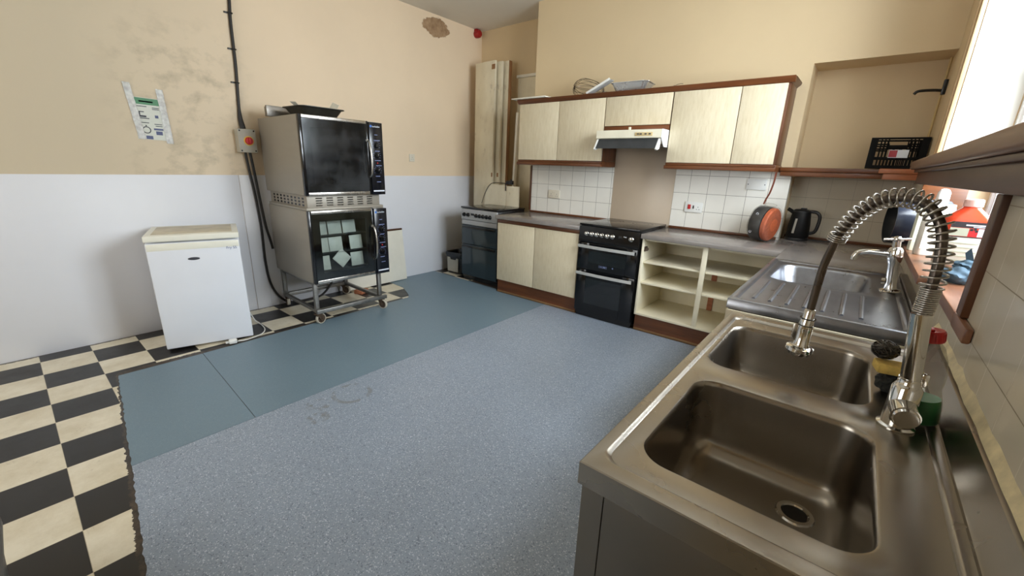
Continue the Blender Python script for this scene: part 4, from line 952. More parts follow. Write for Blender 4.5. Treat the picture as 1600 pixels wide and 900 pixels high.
# sockets on the tiles
def S(x, z): return Matrix.Translation((x, BY - 0.0085, z))
t, p = socket('socket_outlet', 'white double socket on the tiles above the short worktop', S(1.542, 1.088), 0.148, 0.088, ['socket_white', 'ink'], [(-0.037, -0.012), (0.037, -0.012)])
for x in (-0.012, 0.012):
    b = MB(); b.box(x - 0.006, x + 0.006, -0.016, -0.012, 0.014, 0.030, 0.002); b.xf(S(1.542, 1.088)); b.build('rocker_switch', ['socket_white'], p)
t, p = socket('cooker_switch', 'cooker switch plate with a red rocker and a socket next to the splashback', S(3.043, 1.070), 0.150, 0.092, ['white_plastic', 'ink'], [(0.04, -0.008)])
b = MB(); b.box(-0.048, -0.022, -0.019, -0.012, -0.018, 0.022, 0.003); b.xf(S(3.043, 1.070)); b.build('rocker_switch', ['red'], p)
b = MB(); b.box(-0.004, 0.006, -0.017, -0.012, -0.012, 0.016, 0.002); b.xf(S(3.043, 1.070)); b.build('rocker_switch', ['black'], p)
t, p = socket('blank_plate', 'blank white cover plate on the tiles below the narrow wall cabinet door', S(3.505, 1.290), 0.145, 0.086, ['white_plastic', 'ink'], [])
for x in (-0.06, 0.06):
    b = MB(); b.cyl((x, -0.0122, 0.0), (x, -0.0135, 0.0), 0.004, seg=12); b.xf(S(3.505, 1.290)); b.build('screw', ['ink'], p)

# cord reel wrapped in film
t = thing('cord_reel', 'film wrapped reel of dark and orange cord standing on the worktop by the kettle', 'reel', (3.655, 3.80, 0.867))
RT = Matrix.Translation((3.655, 3.80, 1.004)) @ Matrix.Rotation(math.radians(-16), 4, 'Z') @ Matrix.Rotation(math.radians(5), 4, 'Y')
b = MB(); b.lathe([(0.03, -0.080), (0.118, -0.080), (0.127, -0.072), (0.130, -0.06), (0.130, 0.0), (0.126, 0.010), (0.03, 0.012)], (0, 0, 0), (1, 0, 0), 40)
for v in b.bm.verts: v.co *= 1 + 0.018 * mnoise.noise(v.co * 28)
b.xf(RT); b.build('dark_winding', ['reel_dark'], t)
b = MB(); b.lathe([(0.03, 0.0125), (0.120, 0.0125), (0.126, 0.018), (0.126, 0.040), (0.118, 0.048), (0.03, 0.048)], (0, 0, 0), (1, 0, 0), 40)
for v in b.bm.verts: v.co *= 1 + 0.012 * mnoise.noise(v.co * 40)
b.xf(RT); b.build('orange_winding', ['orange_tape'], t)
b = MB(); b.lathe([(0.05, -0.088), (0.122, -0.086), (0.133, -0.07), (0.1345, 0.0), (0.132, 0.046), (0.122, 0.056), (0.05, 0.055)], (0, 0, 0), (1, 0, 0), 40, cap0=False, cap1=False)
for v in b.bm.verts: v.co *= 1 + 0.012 * (0.5 + mnoise.noise(v.co * 30))
b.ball((0.0, -0.02, 0.142), 0.034, 2, 0, (1.5, 0.9, 0.5), 0.35, 5); b.xf(RT); b.build('film_wrap', ['cling'], t)
for a, y in ((0.6, -0.131), (-0.5, -0.128)):
    b = MB(); c = Vector((-0.035 if a > 0 else -0.05, -0.1325 * math.cos(a), 0.1325 * math.sin(a))); b.loops([[c + Vector((0.010 * s * math.cos(q), -0.001, 0.010 * s * math.sin(q))) for q in [2 * PI * k / 16 for k in range(16)]] for s in (0.6, 1.0)]); b.xf(RT); b.build('eyelet', ['print_white'], t)
b = MB(); pts = smooth_path([(3.664, 3.72, 1.388), (3.660, 3.728, 1.32), (3.645, 3.745, 1.24), (3.625, 3.765, 1.19), (3.615, 3.775, 1.152)], 6)
b.loops([[p + Vector((dx, 0, 0)) + Vector((0, dy, 0)) for dx, dy in ((-0.006, -0.0015), (0.006, -0.0015), (0.006, 0.0015), (-0.006, 0.0015))] for p in pts], 0, True, True, True)
solo(b, 'strap', ['strap'], 'brown strap hanging from the end cabinet down to the cord reel', 'strap', (3.66, 3.72, 1.388))

# kettle
t = thing('kettle', 'black jug kettle on the worktop in the tiled alcove', 'kettle', (3.850, 4.13, 0.866))
K = Vector((3.838, 4.130, 0.866))
b = MB(); b.lathe([(0.082, 0), (0.084, 0.006), (0.080, 0.022), (0.07, 0.024)], K, (0, 0, 1), 36); b.build('base', ['black_plastic'], t)
b = MB(); b.lathe([(0.075, 0.0245), (0.079, 0.04), (0.074, 0.13), (0.064, 0.215), (0.060, 0.225)], K, (0, 0, 1), 40); b.prism([K + Vector((-0.058, -0.018, 0.205)), K + Vector((-0.105, 0, 0.232)), K + Vector((-0.058, 0.018, 0.205))], (0.012, 0, 0.024)); b.build('body', ['kettle_black'], t)
b = MB(); b.lathe([(0.061, 0.226), (0.060, 0.236), (0.045, 0.246), (0.0001, 0.250)], K, (0, 0, 1), 32); b.box(K.x - 0.012, K.x + 0.03, K.y - 0.014, K.y + 0.014, K.z + 0.246, K.z + 0.258, 0.004); b.build('lid', ['black_plastic'], t)
b = MB(); b.tube(smooth_path([K + Vector(p) for p in ((0.052, 0, 0.232), (0.098, -0.004, 0.228), (0.124, -0.006, 0.195), (0.122, -0.006, 0.12), (0.108, -0.005, 0.075), (0.074, 0, 0.062))], 8), 0.0125, 12); b.build('handle', ['black_plastic'], t)
b = MB(); b.prism([K + Vector((-0.034, -0.0735, 0.06)), K + Vector((-0.018, -0.0785, 0.06)), K + Vector((-0.012, -0.071, 0.175)), K + Vector((-0.026, -0.066, 0.175))], (0, -0.004, 0)); b.build('water_window', ['grey_plastic'], t)
b = MB(); b.tube(smooth_path([K + Vector(p) for p in ((0.08, 0.02, 0.008), (0.14, 0.03, 0.006), (0.20, 0.02, 0.008), (0.26, 0.0, 0.02), (0.24, 0.02, 0.06), (0.225, 0.02, 0.075))], 8), 0.006); b.build('power_lead', ['black_plastic'], t)

# alcove shelf, crate, hook
t = thing('alcove_shelf', 'red brown wooden shelf across the alcove above the kettle', 'shelf', (4.07, 4.1, 1.36))
b = MB(); b.box(3.655, 4.30, 3.905, 4.298, 1.398, 1.428, 0.006); b.build('board', ['mahogany'], t)
b = MB(); b.box(3.66, 4.26, 3.915, 3.935, 1.364, 1.397, 0.003); b.build('apron', ['mahogany'], t)
b = MB(); b.box(4.235, 4.458, 3.880, 3.904, 1.402, 1.434, 0.006, seg=3).box(4.302, 4.458, 3.905, 4.298, 1.402, 1.434, 0.003); b.build('end_board', ['orange_wood'], t, weld=False)
b = MB(); b.box(4.262, 4.458, 3.893, 3.914, 1.362, 1.4015, 0.003); b.build('end_apron', ['orange_wood'], t)
t = thing('crate', 'black slatted plastic crate with a red and white label on the alcove shelf', 'crate', (4.3, 4.05, 1.436))
cx0, cx1, cy0, cy1, cz0, cz1 = 4.155, 4.452, 3.945, 4.20, 1.436, 1.635
def lattice(b, u0, u1, place):
    """one slatted crate side; place(u, z0, z1, w) adds a bar"""
    W_ = u1 - u0
    place(u0, u0 + W_ * 0.13, cz0, cz1); place(u1 - W_ * 0.13, u1, cz0, cz1)
    place(u0 + W_ * 0.13, u1 - W_ * 0.13, cz0, cz0 + 0.020); place(u0 + W_ * 0.13, u1 - W_ * 0.13, cz1 - 0.012, cz1)
    for z in (0.062, 0.120, 0.150): 
        if z == 0.062: place(u0 + W_ * 0.13, u1 - W_ * 0.13, cz0 + z, cz0 + z + 0.012)
        else: place(u0 + W_ * 0.13, u0 + W_ * 0.34, cz0 + z, cz0 + z + 0.010); place(u1 - W_ * 0.34, u1 - W_ * 0.13, cz0 + z, cz0 + z + 0.010)
    place(u0 + W_ * 0.32, u1 - W_ * 0.32, cz0 + 0.135, cz0 + 0.150)
    n = 12
    for k in range(1, n):
        u = u0 + W_ * 0.13 + W_ * 0.74 * k / n
        place(u - 0.0035, u + 0.0035, cz0 + 0.02, cz0 + 0.062)
        if k <= 3 or k >= 9: place(u - 0.0035, u + 0.0035, cz0 + 0.074, cz1 - 0.012)
        elif k % 2: place(u - 0.0035, u + 0.0035, cz0 + 0.074, cz0 + 0.135)
sides = (('front_side', lambda b: lattice(b, cx0, cx1, lambda a, c, z0, z1: b.box(a, c, cy0, cy0 + 0.006, z0, z1))), ('back_side', lambda b: lattice(b, cx0, cx1, lambda a, c, z0, z1: b.box(a, c, cy1 - 0.006, cy1, z0, z1))),
         ('end_side', lambda b: lattice(b, cy0 + 0.007, cy1 - 0.007, lambda a, c, z0, z1: b.box(cx0, cx0 + 0.006, a, c, z0, z1))), ('end_side', lambda b: lattice(b, cy0 + 0.007, cy1 - 0.007, lambda a, c, z0, z1: b.box(cx1 - 0.006, cx1, a, c, z0, z1))))
for nm, fn in sides:
    b = MB(); fn(b); s = b.build(nm, ['crate'], t, weld=False)
b = MB(); b.box(cx0 + 0.007, cx1 - 0.007, cy0 + 0.007, cy1 - 0.007, cz0 + 0.001, cz0 + 0.006); b.build('bottom', ['crate'], t)
b = MB(); b.box(4.262, 4.362, cy0 - 0.002, cy0 - 0.0003, 1.505, 1.556).box(4.264, 4.305, cy0 - 0.003, cy0 - 0.002, 1.509, 1.552, m=1); b.build('label', ['print_white', 'label_red'], t, weld=False)
t = thing('wall_bracket', 'black metal arm bracket fixed to the side wall of the alcove', 'bracket', (4.45, 4.15, 1.93))
b = MB(); b.box(4.438, 4.459, 4.05, 4.08, 1.90, 1.99, 0.003).tube(smooth_path([(4.445, 4.065, 1.925), (4.40, 4.06, 1.93), (4.33, 4.05, 1.928), (4.31, 4.05, 1.91)], 6), 0.009); b.build('arm', ['black'], t)
b = MB(); b.tube([(4.452, 4.235, 1.436), (4.452, 4.235, 2.15)], 0.006, 8).tube([(4.452, 4.255, 1.436), (4.452, 4.255, 2.15)], 0.004, 8)
solo(b, 'conduit', ['conduit'], 'thin painted pipes running up the side wall of the alcove behind the crate', 'pipe', (4.452, 4.24, 1.436))
# shelf along the window wall
t = thing('window_shelf', 'long brown wooden shelf running across the window above the sinks', 'shelf', (4.42, 2.4, 1.345))
b = MB(); b.box(4.372, RX - 0.002, 0.35, 3.62, 1.426, 1.474, 0.010, seg=3); b.build('board', ['shelf_y'], t)
b = MB(); b.box(4.414, 4.434, 0.35, 3.60, 1.346, 1.425, 0.003).box(4.394, 4.4135, 0.35, 3.60, 1.410, 1.4255, 0.003); b.build('apron', ['mahogany_y'], t, weld=False)

# ------------------------------------------------------------------ double bowl sink
ZS = 0.875
t = thing('double_sink', 'large stainless steel double bowl sink unit on angle legs', 'sink', (4.17, 1.16, 0.0035))
X0, X1, Y0, Y1 = 3.897, 4.446, 0.612, 1.712
b = MB(); q = 8
zi = ZS - 0.007
def ring(dx0, dx1, dy0, dy1, r, z): return rrect(X0 + dx0, 4.405 - dx1, Y0 + dy0, Y1 - dy1, r, z, q)
b.loops([ring(0, 0, 0, 0, 0.0008, ZS - 0.046), ring(0, 0, 0, 0, 0.0008, ZS - 0.002), ring(0.002, 0.0, 0.002, 0.002, 0.001, ZS), ring(0.020, 0.012, 0.032, 0.032, 0.03, ZS), ring(0.023, 0.014, 0.036, 0.036, 0.03, ZS - 0.001), ring(0.030, 0.018, 0.043, 0.043, 0.03, zi)])
# inner deck split round the two bowls
IX0, IX1, IY0, IY1, IM = X0 + 0.0302, 4.4, Y0 + 0.0428, Y1 - 0.0428, 1.158
def bowl(x0, x1, y0, y1, by0, by1, depth, tilt):
    R = lambda d, z, r=0.06: rrect(x0 + d, x1 - d, y0 + d, y1 - d, max(r - d * 0.5, 0.02), z, q)
    outer = rrect(IX0, 4.3868, by0, by1, 0.0006, zi, q)
    b.loops([outer, R(0, zi), R(0.003, zi - 0.001), R(0.006, zi - 0.005), R(0.008, zi - 0.014), R(0.013, zi - depth + 0.048)] + [R(0.014 + 0.046 * (1 - math.cos(a)), zi - depth + 0.046 * (1 - math.sin(a))) for a in [PI / 2 * k / 8 for k in range(1, 9)]] + [R(0.13, zi - depth - 0.001)], 0, True, False, True)
bowl(3.955, 4.309, 0.702, 1.112, IY0, IM, 0.19, 0); bowl(3.935, 4.303, 1.207, 1.602, IM, IY1, 0.19, 0)
# drip ledge and upstand towards the wall
pr = [(4.404, ZS), (4.409, ZS - 0.001), (4.414, ZS + 0.004), (4.436, ZS + 0.040), (4.4425, ZS + 0.043), (4.450, ZS + 0.043), (4.450, ZS - 0.046)]
b.loops([[(x, y, z) for x, z in pr] for y in (Y0, Y1)], 0, False)
b.build('sink_top', ['steel_sink'], t, angle=30)
for cx, cy in ((4.213, 1.000), (4.12, 1.40)):
    zb = zi - 0.19 - 0.0010
    b = MB(); b.lathe([(0.021, -0.004), (0.026, 0.0035), (0.034, 0.0035), (0.037, 0.0)], (cx, cy, zb), (0, 0, 1), 32, cap0=False, cap1=False); d = b.build('drain_ring', ['chrome'], t)
    b = MB(); b.lathe([(0.024, 0.0), (0.0001, 0.0)], (cx, cy, zb + 0.0008), (0, 0, 1), 24, cap0=False); b.build('drain_hole', ['black'], d)
for x, y, sx, sy in ((X0 + 0.006, Y0 + 0.008, 1, 1), (X0 + 0.006, Y1 - 0.008, 1, -1), (X1 - 0.01, Y0 + 0.008, -1, 1), (X1 - 0.01, Y1 - 0.008, -1, -1)):
    b = MB(); b.box(x, x + sx * 0.042, y, y + sy * 0.003, 0.0035, ZS - 0.048).box(x, x + sx * 0.003, y + sy * 0.0035, y + sy * 0.042, 0.0035, ZS - 0.048); b.build('leg', ['steel_panel'], t, weld=False)
b = MB(); b.box(X0 + 0.05, X1 - 0.055, Y0 + 0.009, Y0 + 0.011, 0.14, ZS - 0.048); b.build('end_panel', ['steel_panel'], t)
b = MB(); b.box(X0 + 0.007, X0 + 0.009, Y0 + 0.054, Y1 - 0.054, 0.14, ZS - 0.048); b.build('front_panel', ['steel_panel'], t)
b = MB(); n = 40; rows = []
for k in range(n + 1):
    y = -0.3 + (1.86 + 0.3) * k / n; w = 0.010 + 0.005 * mnoise.noise((y * 9, 0, 0)); h = 0.012 + 0.006 * mnoise.noise((y * 13, 5, 0))
    rows.append([(4.4525 - w, y, ZS + 0.0432), (4.4525 - w * 0.6, y, ZS + 0.0432 + h * 0.7), (4.4522, y, ZS + 0.046 + h * 1.6), (4.4522, y, ZS + 0.0432)])
b.loops(rows, 0, True, True, True)
solo(b, 'sealant_strip', ['caulk'], 'lumpy yellowed sealant strip between the sink upstand and the tiles', 'sealant', (4.45, 0.8, ZS + 0.044))

# ------------------------------------------------------------------ drainer sink
t = thing('drainer_sink', 'worn steel sink with a ridged drainer set in the corner worktop', 'sink', (4.13, 2.4, 0.866))
b = MB(); zt = 0.884; zi2 = 0.877; zb = 0.74
D0, D1, E0, E1 = 3.846, 4.418, 1.868, 2.985
f = lambda d, z, r: rrect(D0 + d, D1 - d, E0 + d, E1 - d, r, z, q)
b.loops([f(0, 0.842, 0.002), f(0.0, zt - 0.003, 0.004), f(0.003, zt, 0.006), f(0.024, zt, 0.02), f(0.032, zi2, 0.02)])
o0, o1 = E0 + 0.0318, E1 - 0.0318
by0, by1 = 2.405, 2.895
mid = 2.36
b.loops([rrect(D0 + 0.0318, D1 - 0.0318, o0, mid, 0.0006, zi2, 1), rrect(D0 + 0.20, D1 - 0.25, o0 + 0.2, mid - 0.1, 0.001, zi2, 1)], 0, True, False, True)
R = lambda d, z, r=0.085: rrect(3.898 + d, 4.308 - d, by0 + d, by1 - d, max(0.03, r - d * 0.5), z, q)
b.loops([rrect(D0 + 0.0318, D1 - 0.0318, mid, o1, 0.0006, zi2, q), R(0, zi2), R(0.006, zi2 - 0.003), R(0.012, zi2 - 0.012), R(0.028, zb + 0.04), R(0.045, zb + 0.012), R(0.075, zb), R(0.14, zb - 0.002)], 0, True, False, True)
b.build('basin', ['steel_worn'], t, angle=50)
for k in range(7):
    x = 3.925 + 0.058 * k
    b = MB(); b.tube([(x, 1.955 + 0.0 * k, zi2 - 0.0005), (x, 1.975, zi2 + 0.0012), (x, 2.30, zi2 + 0.0012), (x, 2.335, zi2 - 0.0005)], 0.0072, 10); b.build('drainer_ridge', ['steel_worn'], t)
b = MB(); b.lathe([(0.018, 0.001), (0.024, 0.004), (0.034, 0.004), (0.036, 0.0)], (4.10, 2.65, zb - 0.0015), (0, 0, 1), 28, cap0=False, cap1=False); b.build('drain_ring', ['chrome'], t)
b = MB(); b.box(4.421, 4.4515, 1.868, 3.0, 0.866, 0.893, 0.004)
solo(b, 'splash_strip', ['steel_panel'], 'grey strip along the tiles behind the drainer sink and pillar tap', 'trim', (4.43, 2.4, 0.866))
# pillar tap
t = thing('pillar_tap', 'chrome pillar tap with a crosshead and a swan spout beside the drainer sink', 'tap', (4.376, 2.545, zi2 + 0.0005))
P = Vector((0, 0, 0)); PTm = Matrix.Translation((4.368, 2.545, zi2 + 0.0035)) @ Matrix.Rotation(math.radians(-6), 4, 'Y')
b = MB(); b.lathe([(0.040, 0), (0.038, 0.006), (0.024, 0.012), (0.020, 0.03), (0.020, 0.12), (0.024, 0.135), (0.027, 0.15), (0.027, 0.185), (0.021, 0.197), (0.015, 0.20), (0.015, 0.225)], P, (0, 0, 1), 32)
b.cyl(P + Vector((-0.02, 0, 0.045)), P + Vector((-0.034, 0, 0.045)), 0.014); b.xf(PTm); b.build('column', ['chrome'], t)
b = MB(); b.tube(smooth_path([P + Vector(v) for v in ((-0.02, -0.004, 0.168), (-0.08, -0.012, 0.178), (-0.122, -0.018, 0.174), (-0.138, -0.020, 0.158), (-0.142, -0.020, 0.140))], 8), 0.0125, 14); b.xf(PTm); b.build('spout', ['chrome'], t)
b = MB()
for a in (0.3, 0.3 + PI / 2): b.tube([P + Vector((-0.048 * math.cos(a), -0.048 * math.sin(a), 0.235)), P + Vector((0.048 * math.cos(a), 0.048 * math.sin(a), 0.235))], [0.006, 0.006], 10)
b.lathe([(0.015, 0.2255), (0.017, 0.235), (0.012, 0.247), (0.003, 0.25)], P, (0, 0, 1), 20); b.xf(PTm); b.build('crosshead', ['chrome'], t, weld=False)

# ------------------------------------------------------------------ spray tap with a coiled spring
t = thing('spray_tap', 'tall chrome tap with a coiled spring arch and hanging spray head at the double sink', 'tap', (4.335, 1.165, ZS - 0.006))
Bz = ZS - 0.0065; A = Vector((4.338, 1.165, Bz))
b = MB(); b.lathe([(0.032, 0), (0.032, 0.004), (0.026, 0.007), (0.0245, 0.09), (0.020, 0.098), (0.0185, 0.10), (0.0185, 0.112)], A, (0, 0, 1), 32)
b.cyl(A + Vector((0, 0.0, 0.052)), A + Vector((0.004, -0.052, 0.046)), 0.0235, seg=32).cyl(A + Vector((0.004, -0.0525, 0.046)), A + Vector((0.0045, -0.060, 0.0455)), 0.0215, 0.019, seg=32); b.build('valve_body', ['chrome'], t, weld=False)
b = MB(); b.cyl(A + Vector((0.000, 0, 0.110)), A + Vector((-0.014, 0, 0.248)), 0.0168, seg=32).box(A.x + 0.014, A.x + 0.026, A.y - 0.006, A.y + 0.006, A.z + 0.10, A.z + 0.128, 0.003); b.build('column', ['chrome'], t, weld=False)
dr = Vector((math.cos(math.radians(146)), math.sin(math.radians(146)), 0))
def arc(s, z): return Vector((A.x - 0.014, A.y, 0)) + dr * s + Vector((0, 0, z))
path = smooth_path([arc(*p) for p in ((0.0, Bz + 0.249), (-0.001, 1.175), (0.002, 1.235), (0.014, 1.285), (0.043, 1.322), (0.082, 1.334), (0.122, 1.327), (0.160, 1.298), (0.188, 1.255), (0.200, 1.222))], 10)
tail = smooth_path([arc(*p) for p in ((0.200, 1.222), (0.211, 1.165), (0.215, 1.10), (0.217, 1.048))], 8)
b = MB(); b.tube(path + tail[1:], 0.0088, 12); b.build('hose', ['dark_chrome'], t)
# spring wound round the hose: tight at both ends, open in the arch
def length(P): 
    L = [0]
    for a, c in zip(P, P[1:]): L.append(L[-1] + (c - a).length)
    return L
L = length(path); tot = L[-1]
def at(s):
    for i in range(len(path) - 1):
        if L[i + 1] >= s or i == len(path) - 2:
            u = (s - L[i]) / max(L[i + 1] - L[i], 1e-9); return path[i].lerp(path[i + 1], u), (path[i + 1] - path[i]).normalized()
side = Vector((-dr.y, dr.x, 0))
pts = []; ph = 0; s = 0.0; ds = 0.00025
pitch = lambda s: 0.0042 if s < 0.052 else (0.0046 if s > tot - 0.020 else 0.0136)
while s < tot - 0.004:
    p, tg = at(s); nn = tg.cross(side).normalized(); r = 0.0148 if s < 0.052 else 0.0182
    if len(pts) == 0 or ph - last > PI / 9:
        pts.append(p + r * (math.cos(ph) * side + math.sin(ph) * nn)); last = ph
    ph += 2 * PI * ds / pitch(s); s += ds
b = MB(); b.tube(pts, 0.0021, 8); b.build('spring', ['steel'], t, angle=70)
hd = (tail[-1] - tail[-3]).normalized(); H = tail[-1]
b = MB(); b.lathe([(0.0095, -0.004), (0.0125, 0.0), (0.0125, 0.018), (0.0145, 0.022), (0.0165, 0.05), (0.0165, 0.090), (0.020, 0.096)], H, hd, 28)
b.lathe([(0.020, 0.0965), (0.030, 0.100), (0.031, 0.108), (0.024, 0.112), (0.022, 0.120), (0.0001, 0.120)], H, hd, 32, cap0=True, cap1=False); h = b.build('spray_head', ['chrome'], t, weld=False)
b = MB(); b.box(-0.006, 0.006, -0.004, 0.004, -0.022, 0.022, 0.002); b.xf(Matrix.Translation(H + hd * 0.062 + Vector((-0.019, -0.004, 0)))); b.build('trigger', ['steel'], h)
b = MB(); 
for z in (0.020, 0.038): b.lathe([(0.0148, z), (0.0172, z), (0.0172, z + 0.002), (0.0148, z + 0.002)], H, hd, 24)
b.build('seal_ring', ['black'], h, weld=False)

# scourer, sponge, steel wool behind the tap
b = MB(); b.ball((4.335, 1.345, ZS + 0.0215), 0.03, 4, 0, (1.1, 1.15, 0.92), 0.22, 4)
for v in b.bm.verts: v.co.z = max(v.co.z, ZS - 0.0055)
solo(b, 'scouring_pad', ['scourer'], 'matted dark scouring pad on the sink edge under the yellow sponge', 'scourer', (4.33, 1.32, ZS - 0.006))
b = MB(); b.box(-0.03, 0.055, -0.025, 0.025, 0, 0.024, 0.006); b.xf(Matrix.Translation((4.322, 1.335, ZS + 0.048)) @ Matrix.Rotation(0.2, 4, 'Z'))
solo(b, 'sponge', ['sponge'], 'small yellow sponge stacked behind the spray tap between two scourers', 'sponge', (4.33, 1.335, ZS + 0.048))
b = MB()
for k in range(60):
    a0 = random.uniform(0, 2 * PI); ax = Vector((random.gauss(0, 1), random.gauss(0, 1), random.gauss(0, 1))).normalized(); u = ax.orthogonal().normalized(); w = ax.cross(u); c = ax * random.uniform(-0.012, 0.012); rr = random.uniform(0.016, 0.026)
    b.tube([Vector((4.305, 1.345, ZS + 0.098)) + Vector(((c + rr * (math.cos(a) * u + math.sin(a) * w)).x, (c + rr * (math.cos(a) * u + math.sin(a) * w)).y, 0.85 * (c + rr * (math.cos(a) * u + math.sin(a) * w)).z)) for a in [2 * PI * i / 14 for i in range(14)]], 0.0016, 4, 0, True)
solo(b, 'steel_wool', ['wool'], 'ball of curly dark steel wool on top of the yellow sponge', 'scourer', (4.305, 1.345, ZS + 0.075))
# washing up bottle
t = thing('soap_bottle', 'clear bottle with a red cap and green liquid beside the spray tap', 'bottle', (4.386, 1.165, ZS - 0.006))
Q = Vector((4.378, 1.212, ZS + 0.0))
Q0 = Q; Q = Vector((0, 0, 0)); QT = Matrix.Translation(Q0) @ Matrix.Rotation(math.radians(-8), 4, 'Y') @ Matrix.Diagonal((0.93, 0.93, 0.93, 1))
prof = [(0.030, 0), (0.0325, 0.004), (0.033, 0.05), (0.030, 0.075), (0.0285, 0.085), (0.032, 0.098), (0.0345, 0.120), (0.033, 0.150), (0.027, 0.178), (0.019, 0.192), (0.0165, 0.200)]
b = MB(); b.lathe(prof, Q, (0, 0, 1), 40, cap0=True, cap1=False); b.xf(QT); b.build('bottle', ['clear_plastic'], t)
b = MB(); b.lathe([(0.029, 0.003), (0.031, 0.006), (0.0315, 0.048), (0.0305, 0.06)], Q, (0, 0, 1), 32); b.xf(QT); b.build('liquid', ['green_soap'], t)
b = MB(); b.lathe([(0.0245, 0.194), (0.0250, 0.196), (0.0250, 0.216), (0.023, 0.219), (0.020, 0.217)], Q, (0, 0, 1), 36)
for k in range(30): b.box(0.0245, 0.0256, -0.001, 0.001, 0.197, 0.214, T=Matrix.Translation(Q) @ Matrix.Rotation(2 * PI * k / 30, 4, 'Z'))
b.box(-0.006, 0.006, -0.012, 0.012, 0.217, 0.222, 0.002, T=Matrix.Translation(Q)); b.xf(QT); b.build('cap', ['red'], t, weld=False)

# ------------------------------------------------------------------ on the window sill
SZ = 1.0385
t = thing('cooking_pan', 'blue black round pan lying on its side at the far end of the window sill', 'pan', (4.46, 3.0, SZ), 0, 'pans on the window sill')
ax = Vector((0.985, 0.17, 0.0)).normalized(); O = Vector((4.322, 3.03, SZ + 0.1185))
b = MB(); b.lathe([(0.112, 0.0), (0.117, 0.001), (0.117, 0.07), (0.113, 0.085)], O, ax, 48, cap0=False); b.build('body', ['pan_side'], t)
b = MB(); b.lathe([(0.1118, 0.0005), (0.110, 0.06), (0.10, 0.074), (0.0001, 0.076)], O, ax, 48, cap0=False, cap1=False); b.build('inside', ['pan_black'], t)
t = thing('cooking_pan', 'slate grey pan on its side nested behind the blue black pan on the sill', 'pan', (4.55, 3.06, SZ), 0, 'pans on the window sill')
O2 = O + ax * 0.088
b = MB(); b.lathe([(0.112, 0.0), (0.116, 0.002), (0.116, 0.12), (0.10, 0.135), (0.0001, 0.136)], O2 + Vector((0, 0, -0.001)), ax, 48, cap1=False); b.build('body', ['pan_grey'], t)
b = MB(); b.lathe([(0.1165, 0.055), (0.1185, 0.057), (0.1185, 0.064), (0.1165, 0.066)], O2 + Vector((0, 0, 0.0015)), ax, 48); b.build('band', ['steel'], t)
t = thing('carton', 'cream printed carton standing on the sill between the pans and the spray bottle', 'carton', (4.50, 2.62, SZ))
CT = Matrix.Translation((4.455, 2.83, SZ)) @ Matrix.Rotation(math.radians(10), 4, 'Z') @ Matrix.Rotation(math.radians(0), 4, 'X')
b = MB(); b.box(-0.045, 0.075, 0, 0.04, 0, 0.225, 0.003)
for k in range(9): b.box(-0.038, 0.03 + 0.02 * math.sin(k * 2.1), -0.0006, 0.0004, 0.035 + 0.02 * k, 0.040 + 0.02 * k, m=1)
b.xf(CT); b.build('box', ['carton', 'carton_print'], t, weld=False)
t = thing('spray_bottle', 'white plastic bottle with a rounded white spout cap on the window sill', 'bottle', (4.51, 2.48, SZ))
ST = Matrix.Translation((4.462, 2.72, SZ)) @ Matrix.Rotation(math.radians(12), 4, 'Z')
b = MB(); b.loops([rrect(-w, w, -d, d, r, z, 6) for w, d, r, z in ((0.042, 0.024, 0.018, 0), (0.045, 0.027, 0.02, 0.006), (0.045, 0.027, 0.02, 0.17), (0.040, 0.025, 0.02, 0.19), (0.022, 0.018, 0.016, 0.212), (0.018, 0.018, 0.0175, 0.215))], 0, True, True, True); b.xf(ST); b.build('body', ['milky'], t)
b = MB(); b.box(-0.036, 0.036, -0.0285, -0.0272, 0.03, 0.15)
for k in range(6): b.box(-0.03, 0.022 - 0.008 * (k % 3), -0.0292, -0.0284, 0.042 + 0.017 * k, 0.047 + 0.017 * k, m=1)
b.xf(ST); b.build('label', ['carton', 'carton_print'], t, weld=False)
b = MB(); b.loops([rrect(-w, w, -d, d, min(w, d) * 0.95, z, 6) for w, d, z in ((0.021, 0.019, 0.2155), (0.021, 0.019, 0.235), (0.022, 0.018, 0.25), (0.021, 0.016, 0.28), (0.015, 0.011, 0.292), (0.006, 0.004, 0.296))], 0, True, True, True); b.xf(ST); b.build('spout_cap', ['white_plastic'], t)
t = thing('cleaner_bottle', 'orange red bottle with a pale pink cap and black label on the window sill', 'bottle', (4.56, 2.20, SZ))
CB = Matrix.Translation((4.530, 2.50, SZ)) @ Matrix.Rotation(math.radians(8), 4, 'Z') @ Matrix.Diagonal((1, 1, 0.87, 1))
b = MB(); b.loops([rrect(-w, w, -d, d, r, z, 6) for w, d, r, z in ((0.062, 0.036, 0.022, 0), (0.066, 0.040, 0.026, 0.006), (0.066, 0.040, 0.026, 0.135))], 0, True, True, False); b.xf(CB); b.build('lower_body', ['milky'], t)
b = MB(); b.loops([rrect(-w, w, -d, d, r, z, 6) for w, d, r, z in ((0.066, 0.040, 0.026, 0.1352), (0.066, 0.040, 0.026, 0.208), (0.062, 0.038, 0.026, 0.222), (0.028, 0.026, 0.024, 0.262), (0.024, 0.024, 0.0235, 0.270))], 0, True, True, True); b.xf(CB); b.build('shoulder', ['bottle_red'], t)
b = MB(); b.lathe([(0.028, 0.2705), (0.029, 0.274), (0.028, 0.300), (0.024, 0.304)], (0, 0, 0), (0, 0, 1), 28); b.xf(CB); b.build('cap', ['cap_pink'], t)
